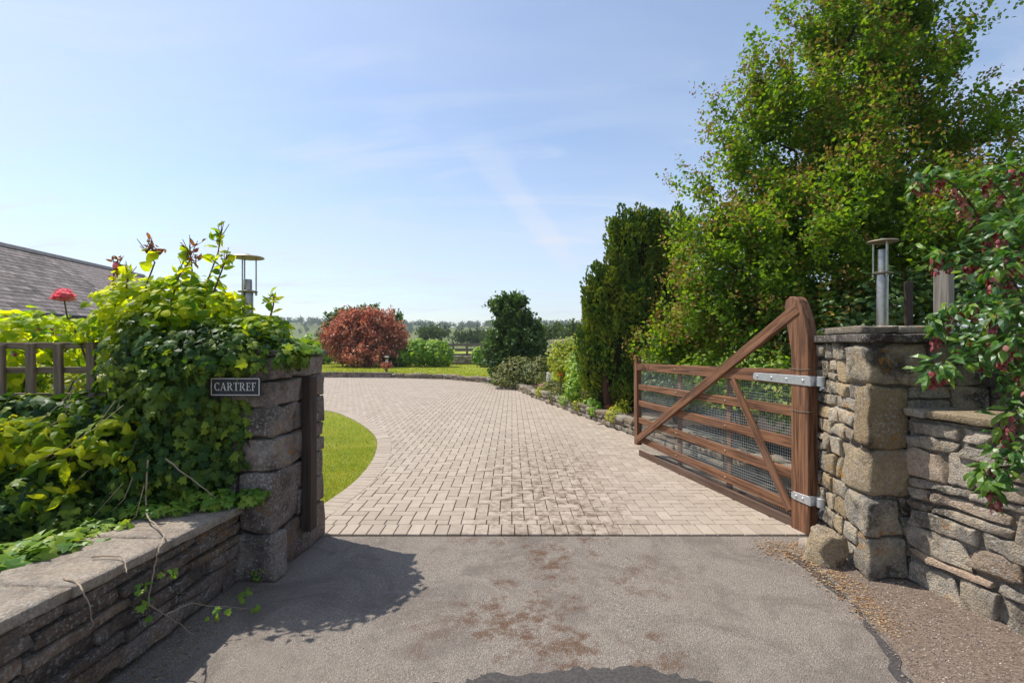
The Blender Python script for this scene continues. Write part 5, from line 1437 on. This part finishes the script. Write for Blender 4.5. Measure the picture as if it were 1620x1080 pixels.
# ------------------------------------------------------------------ trees and shrubs of the right-hand bed
def blossom(t, C, td, tl, rs):
    k = rs.random(len(C)) < .66
    Cq, tq, lq = C[k], td[k], tl[k]
    m = 13
    nb = len(Cq) * tq.shape[1]
    end = (Cq[:, None, :] + tq * (lq * 1.02)[..., None]).reshape(-1, 3)
    pos = np.repeat(end, m, 0) + rs.normal(size=(nb * m, 3)) * .05
    V, fs = leaf_arrays(LEAF_TINY[0], LEAF_TINY[1], pos, unit(rs.normal(size=pos.shape) + np.array((0, 0, .5))), unit(rs.normal(size=pos.shape) * .5 + np.array((0, 0, 1))), rs.uniform(.028, .052, len(pos)))
    obj("spent_blossom", mesh_np("spent_blossom", V, fs), M_BLOS, t, kind="stuff")
haw_lobes = [Lb(1385, 130, 6.6, 110, 140), Lb(1285, 250, 6.4, 105, 115), Lb(1225, 190, 6.4, 40, 70), Lb(1455, 290, 6.8, 105, 115), Lb(1330, 400, 6.0, 150, 110), Lb(1190, 420, 6.1, 90, 100), Lb(1130, 335, 6.3, 28, 28),
             Lb(1125, 450, 6.4, 44, 66), Lb(1480, 430, 6.2, 130, 100), Lb(1630, 320, 7.0, 50, 60), Lb(1250, 500, 6.0, 120, 60, .5), Lb(1130, 520, 6.5, 75, 50, .4), Lb(1370, -50, 6.8, 85, 95), Lb(1425, 30, 6.8, 30, 85), Lb(1640, 400, 6.6, 100, 90), Lb(1310, 70, 6.5, 36, 60), Lb(1180, 520, 6.1, 80, 45, .4), Lb(1105, 300, 6.2, 16, 12), Lb(1165, 200, 6.3, 14, 14), Lb(1190, 115, 6.4, 14, 18), Lb(1245, 45, 6.5, 14, 22), Lb(1175, 280, 6.2, 30, 30), Lb(1570, 225, 6.6, 26, 16), Lb(1050, 420, 6.6, 22, 10, .2), Lb(1020, 400, 6.7, 14, 6, .1), Lb(1110, 550, 6.6, 60, 30, .3), Lb(1230, 555, 5.8, 70, 26, .3)]
tree("hawthorn_tree", "large spreading green tree tipped with rusty spent blossom, right of the gate", "tree", (4.6, 6.6, .3), haw_lobes, 800, 205, LEAF_SMALL, (.036, .066), M_HAW, M_BARK, 240, .11, .52, inner=.35, up=.30, extra=blossom, stems=4, tw_n=7, spread=.34, sag=.10)

def cypress(label, base, cols, seed):
    """upright plumes: each column carries many small knobbly upright tufts covered with sprays"""
    rs = np.random.default_rng(seed)
    t = thing("cypress", label, "tree", base)
    acc = {0: [], 1: []}
    for j, (lob, n_) in enumerate(cols):
        c_ = np.array(lob[:3]); r_ = np.array(lob[3:])
        npl = max(14, n_ // 34)
        d_ = unit(rs.normal(size=(npl, 3)) * np.array((1, 1, 1.0)))
        pc = c_ + d_ * r_ * rs.uniform(.72, 1.0, (npl, 1))
        ok = (pc[:, 2] > .45)
        pc, d_ = pc[ok], d_[ok]; npl = len(pc)
        pr = rs.uniform(.07, .135, npl); ph = pr * rs.uniform(1.7, 3.2, npl)
        outp = unit(d_ / r_)
        per = 72
        e = unit(rs.normal(size=(npl, per, 3)))
        ax = unit(np.array((0, 0, 1.0)) + outp * .35 + rs.normal(size=(npl, 3)) * .12)
        along = e[..., 2:3] * ph[:, None, None]
        q = pc[:, None, :] + np.concatenate([e[..., :2], np.zeros((npl, per, 1))], -1) * pr[:, None, None] + ax[:, None, :] * along
        o_ = unit(e + outp[:, None, :] * .3)
        isg = rs.random(npl) < np.where((d_[:, 0] < .25), .42, .12)  # more gold on the left: sunlit side put into the foliage colour
        tip = unit(ax[:, None, :] * .9 + o_ * .55 + rs.normal(size=q.shape) * .25)
        sz = rs.uniform(.045, .085, (npl, per))
        for g_ in (0, 1):
            m = isg == bool(g_)
            if m.sum(): acc[g_].append((q[m].reshape(-1, 3), tip[m].reshape(-1, 3), (o_[m] + rs.normal(size=o_[m].shape) * .4).reshape(-1, 3), sz[m].ravel()))
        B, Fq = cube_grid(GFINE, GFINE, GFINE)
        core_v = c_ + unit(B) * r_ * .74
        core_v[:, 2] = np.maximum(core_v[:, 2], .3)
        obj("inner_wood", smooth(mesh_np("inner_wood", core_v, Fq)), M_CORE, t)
    for g_, mt, nm in ((0, M_CON, "foliage"), (1, M_CONG, "sun_tinted_golden_foliage")):
        p_, tp, nr, sz = (np.concatenate([a[k] for a in acc[g_]]) for k in range(4))
        V, fs = leaf_arrays(SPRAY[0], SPRAY[1], p_, tp, nr, sz)
        obj(nm, mesh_np(nm, V, fs), mt, t, kind="stuff")
    return t
cyb = P(985, 640, 9.8); cyb.z = .2
cols = [(Lb(946, 482, 9.70, 17, 60), 1700), (Lb(938, 575, 9.65, 16, 58), 1300), (Lb(956, 608, 9.55, 17, 46), 900), (Lb(984, 410, 9.80, 20, 74), 1900), (Lb(1014, 400, 9.85, 17, 62), 1500), (Lb(968, 470, 9.65, 16, 72), 1600), (Lb(1000, 520, 9.70, 34, 95), 3600), (Lb(978, 560, 9.5, 20, 70), 1500),
        (Lb(1048, 398, 10.0, 18, 66), 1600), (Lb(1074, 410, 10.2, 19, 68), 1600), (Lb(1050, 520, 10.0, 40, 100), 3000), (Lb(1028, 590, 9.5, 30, 56), 1500), (Lb(995, 634, 9.4, 15, 30), 700), (Lb(1090, 560, 9.9, 36, 90), 1600)]
cy = cypress("tall dark cypress of several upright plumes behind the gate end", cyb, cols, 250)
for (q0, q1, q2, r_) in (((968, 660), (958, 610), (950, 560), .075), ((972, 660), (985, 600), (990, 540), .085), ((975, 660), (1000, 610), (1020, 570), .07)):
    obj("trunk", MB().tube([P(*q0, 9.6) + Vector((0, 0, -.15)), P(*q1, 9.4), P(*q2, 9.55)], [r_ * 1.3, r_, r_ * .6], 9).mesh("trunk", True), M_BARKR, cy)

def zs(v): return v
shrub("golden_shrub", "bright yellow green conical bush left of the cypress, farther of the two", "shrub", G(895, 605, .2), [Lb(893, 566, 12.50, 25, 30), Lb(918, 556, 12.20, 24, 26), Lb(905, 582, 12.20, 30, 28)], 3600, LEAF_OVAL, (.05, .09), M_GOLD, M_STEM, 261, 0, zmin=.18, up=.4)
shrub("golden_shrub", "bright green fluffy bush beside the cypress trunk, nearer of the two", "shrub", G(920, 640, .2), [Lb(925, 588, 10.80, 28, 34), Lb(914, 614, 10.60, 22, 24), Lb(938, 612, 10.65, 24, 30)], 3600, LEAF_OVAL, (.04, .08), M_BRIGHT, M_STEM, 262, 0, zmin=.18, up=.4)
shrub("olive_shrub", "wide olive green bush spilling towards the drive edge below the dark evergreen", "shrub", G(820, 618, .2), [Lb(822, 588, 16.20, 36, 24), Lb(846, 592, 15.60, 22, 20), Lb(800, 602, 16.00, 22, 12), Lb(858, 580, 15.60, 18, 18), Lb(825, 606, 16.1, 34, 12), Lb(800, 598, 16.4, 22, 16)], 3800, LEAF_OVAL, (.05, .10), M_OLIVE, M_STEM, 263, 0, zmin=.15, up=.4)
shrub("flower_clump", "low greyish flower clump along the wall near the orange blooms", "flowers", G(880, 622, .2), [Lb(872, 612, 13.00, 18, 12), Lb(858, 600, 14.00, 14, 12), Lb(888, 618, 12.40, 16, 12)], 1100, LEAF_OVAL, (.03, .06), M_OLIVE, M_STEM, 264, 0, zmin=.15)
shrub("flower_clump", "pink dusted low clump at the wall edge below the olive bush", "flowers", G(862, 614, .2), [Lb(860, 611, 13.40, 9, 5)], 260, LEAF_OVAL, (.03, .05), M_PINK, M_STEM, 265, 0, zmin=.15, stems=2)
shrub("flower_clump", "pale white flower spike between the golden bush and olive bush", "flowers", G(868, 612, .2), [Lb(868, 596, 13.20, 3, 8)], 140, LEAF_OVAL, (.03, .05), M_WHITEF, M_STEM, 266, 0, zmin=.15, stems=2)
shrub("leafy_perennial", "low light green leafy clump on the wall top near the gate end", "plant", G(945, 645, .2), [Lb(942, 634, 9.95, 15, 8), Lb(955, 640, 9.65, 12, 8)], 240, LEAF_BROAD, (.06, .11), M_BRIGHT, M_STEM, 267, 60, zmin=.18, up=.8, stems=3)
shrub("leafy_perennial", "reddish low clump at the wall top just left of the gate end", "plant", G(972, 650, .2), [Lb(968, 646, 9.35, 10, 7)], 160, LEAF_OVAL, (.03, .06), M_REDL, M_STEM, 268, 0, zmin=.18, stems=3)
shrub("leafy_perennial", "tall yellow green seed head plant in front of the cypress trunk", "plant", G(932, 640, .2), [Lb(932, 622, 10.05, 12, 18)], 260, LEAF_OVAL, (.04, .08), M_OLIVE, M_STEM, 269, 0, zmin=.18, stems=4)
for (px, py, D, lab, sz) in ((887, 593, 11.9, "large orange poppy bloom in the right bed", .085), (894, 600, 11.8, "smaller orange poppy bloom just below the large one", .06)):
    PF_ = thing("poppy", lab, "flower", G(px, 625, .3), "orange poppies in the bed")
    c_ = P(px, py, D)
    obj("stem", MB().tube([Vector((c_.x, c_.y, .2)), c_], .008, 5).mesh("stem"), M_STEM, PF_)
    pos, tip, nr = [], [], []
    for k in range(7):
        a = 6.283 * k / 7; o_ = np.array((math.cos(a), math.sin(a), .35)); pos.append(np.array(c_)); tip.append(unit(o_)); nr.append(np.array((0, 0, 1.)))
    foliage(PF_, petal, np.array(pos), np.array(tip), np.array(nr), np.full(7, sz), M_ORANGE, 7, "petal")
edge = [(13.0, "small yellow green mat plant on the wall top nearest the olive bush", M_GOLD, .16), (12.0, "low grey green mat spilling over the wall beside the poppies", M_OLIVE, .18), (11.2, "bright green mat spilling over the wall below the golden bush", M_BRIGHT, .20), (10.4, "yellow green mat on the wall edge below the fluffy green bush", M_GOLD, .18),
        (9.6, "bright green mat spilling over the wall in front of the cypress", M_BRIGHT, .17), (8.8, "low yellow green mat on the wall beside the gate end", M_GOLD, .15)]
wx = np.array(WALL)
for i, (Y_, lab, mt, rad) in enumerate(edge):
    X_ = float(np.interp(Y_, wx[:9, 1], wx[:9, 0])) + .10
    shrub("edging_plant", lab, "plant", (X_, Y_, .2), [(X_, Y_, .26, rad, rad * 1.5, .11), (X_ + .2, Y_ + .3, .32, rad, rad, .14), (X_ - .08, Y_ - .15, .20, rad * .6, rad, .10)], 420, LEAF_OVAL, (.03, .06), mt, M_STEM, 600 + i, 0, zmin=.05, stems=2, group="edging plants along the low wall")
# plants seen through the gate
shrub("bed_shrub", "green bush behind the wire mesh at the middle of the gate", "shrub", (3.1, 5.6, .3), [Lb(1130, 600, 5.9, 60, 45, .4), Lb(1200, 600, 5.4, 60, 50, .4), Lb(1240, 620, 5.0, 40, 55, .3)], 2200, LEAF_OVAL, (.04, .08), M_HAW, M_STEM, 271, 0, zmin=.3)
shrub("bed_shrub", "dark bush behind the wire mesh at the far half of the gate", "shrub", (2.7, 7.0, .3), [Lb(1050, 600, 7.4, 45, 40, .4), Lb(1090, 600, 7.0, 45, 45, .4)], 2000, LEAF_OVAL, (.04, .08), M_DARK, M_STEM, 272, 0, zmin=.3)
shrub("bed_shrub", "dense dark foliage in the shade behind the right pillar and timber posts", "shrub", (3.6, 5.2, .3), [Lb(1420, 520, 5.2, 120, 90, .5), Lb(1540, 500, 5.0, 110, 110, .5), Lb(1310, 540, 5.3, 70, 70, .4), Lb(1690, 520, 4.6, 120, 120, .6), Lb(1880, 520, 4.4, 130, 130, .7)], 6000, LEAF_OVAL, (.05, .09), M_DARK, M_STEM, 273, 0, zmin=.3)

# ------------------------------------------------------------------ far garden
mpb = G(575, 580, ZL)
tree("red_maple", "rounded copper red maple at the back of the far lawn", "tree", (mpb.x, 28, ZL), [Lb(580, 532, 28, 46, 38), Lb(545, 540, 28, 32, 32), Lb(615, 542, 28, 28, 30), Lb(585, 560, 27.5, 48, 16), Lb(562, 516, 28, 28, 22), Lb(600, 514, 28, 26, 22)], 620, 50, LEAF_TINY, (.10, .19), M_MAPLE, M_BARK, 281, .16, .45, up=.1, droop=.3, stems=3)
tree("far_conifer", "dark pointed treetop showing above the right of the red maple", "tree", (-8.0, 32, ZL), [Lb(592, 505, 33, 12, 18), Lb(592, 530, 33, 22, 30)], 120, 50, LEAF_TINY, (.14, .24), M_DARK, M_BARK, 282, .14, .4)
tree("far_conifer", "loose dark purple green treetop above the left of the red maple", "tree", (-11.5, 33, ZL), [Lb(548, 510, 33, 28, 17), Lb(530, 520, 33, 16, 14), Lb(572, 500, 33, 16, 10), Lb(622, 506, 33, 10, 12)], 150, 40, LEAF_TINY, (.14, .24), M_DARK, M_BARK, 283, .14, .5)
shrub("laurel_hedge", "bright green rounded hedge at the back of the lawn, right of the red maple", "hedge", G(680, 577, ZL), [Lb(663, 556, 27.5, 20, 20), Lb(690, 558, 27.5, 24, 20), Lb(640, 566, 27.5, 16, 12), Lb(705, 562, 27.3, 12, 15)], 4200, LEAF_OVAL, (.12, .22), M_BRIGHT, M_STEM, 284, 0, zmin=ZL)
shrub("laurel_hedge", "small bright green bush between the far fence and dark evergreen", "hedge", G(760, 578, ZL), [Lb(757, 563, 27.0, 10, 13), Lb(766, 566, 27.0, 10, 12)], 1500, LEAF_OVAL, (.10, .18), M_BRIGHT, M_STEM, 285, 0, zmin=ZL)
shrub("shade_shrub", "dark green shrub in shade between the red maple and bright hedge", "shrub", G(632, 577, ZL), [Lb(630, 565, 27.6, 18, 12)], 900, LEAF_OVAL, (.10, .18), M_DARK, M_STEM, 286, 0, zmin=ZL)
dtb = G(805, 604, .27)
tree("evergreen_tree", "dark glossy evergreen tree standing at the bend of the low wall", "tree", (dtb.x, 17.6, ZL), [Lb(806, 508, 17.6, 28, 32), Lb(800, 545, 17.6, 32, 34), Lb(830, 535, 17.6, 26, 34), Lb(838, 560, 17.4, 22, 32), Lb(800, 575, 17.4, 26, 26), Lb(788, 555, 17.6, 20, 24), Lb(815, 482, 17.6, 16, 8), Lb(790, 488, 17.6, 9, 12)], 430, 75, LEAF_SMALL, (.07, .14), M_DARK, M_BARK, 287, .12, .32)
def garden_light(label, px, ytop, ybase, z0):
    D = F * (EYE - z0) / (ybase - HY); b_ = P(px, ybase, D); h = (ybase - ytop) / F * D
    t = thing("garden_light", label, "lamp", b_, "small garden lights")
    obj("post", MB().lathe([(.06, 0), (.06, h * .75), (.05, h * .76)], b_, 12).mesh("post", True), M_GALV, t)
    obj("head", MB().lathe([(.05, h * .76), (.05, h * .94)], b_, 12).mesh("head", True), M_GLASS, t)
    obj("cap", MB().lathe([(.12, h * .93), (.13, h * .96), (.02, h)], b_, 14).mesh("cap", True), M_GALV, t)
garden_light("small pale garden light on the lawn beneath the red maple", 612, 563, 588, ZL)
garden_light("small pale garden light between the dark evergreen and olive bush", 800, 566, 602, ZL)
shrub("red_shrublet", "tiny orange red shrub at the foot of the garden light by the maple", "shrub", G(611, 587, ZL), [Lb(611, 577, 22.6, 9, 5)], 90, LEAF_LONG, (.08, .16), M_REDL, M_STEM, 288, 0, zmin=ZL, shell=(.2, 1.25))
shrub("boundary_hedge", "green boundary hedge seen left of the red maple", "hedge", (-13.5, 31, ZL), [Lb(515, 556, 31, 18, 18), Lb(488, 552, 31, 22, 22), Lb(450, 552, 31, 26, 20)], 2600, LEAF_OVAL, (.14, .24), M_BRIGHT, M_STEM, 289, 0, zmin=ZL)

# weeds in the joints at the wall foot
for i, (px, py, D) in enumerate(((408, 905, 3.10), (392, 940, 2.98), (505, 835, 4.0))):
    W_ = shrub("weed", ["small weed rooted where the left pillar meets the ground", "tiny weed at the foot of the left wall", "grass tuft at the paving corner beside the left pillar"][i], "weed", G(px, py + 8), [Lb(px, py, D, 12, 9)], 45, LEAF_OVAL, (.014, .03), M_IVY_L, M_STEM, 291 + i, 30, zmin=.004, stems=3)

# ------------------------------------------------------------------ the summer air between here and the hills
M_HAZE = bpy.data.materials.new("haze_air"); M_HAZE.use_nodes = True
hn = M_HAZE.node_tree; hn.nodes.remove(hn.nodes["Principled BSDF"])
pv = hn.nodes.new("ShaderNodeVolumePrincipled")
pv.inputs["Color"].default_value = (.80, .90, 1.0, 1)
pv.inputs["Density"].default_value = .0005
pv.inputs["Anisotropy"].default_value = .2
hn.links.new(pv.outputs[0], hn.nodes["Material Output"].inputs["Volume"])
obj("haze", MB().box(-760, 760, -60, 700, -2, 60).mesh("haze"), M_HAZE, kind="stuff", label="thin pale summer haze over the whole view", cat="haze")
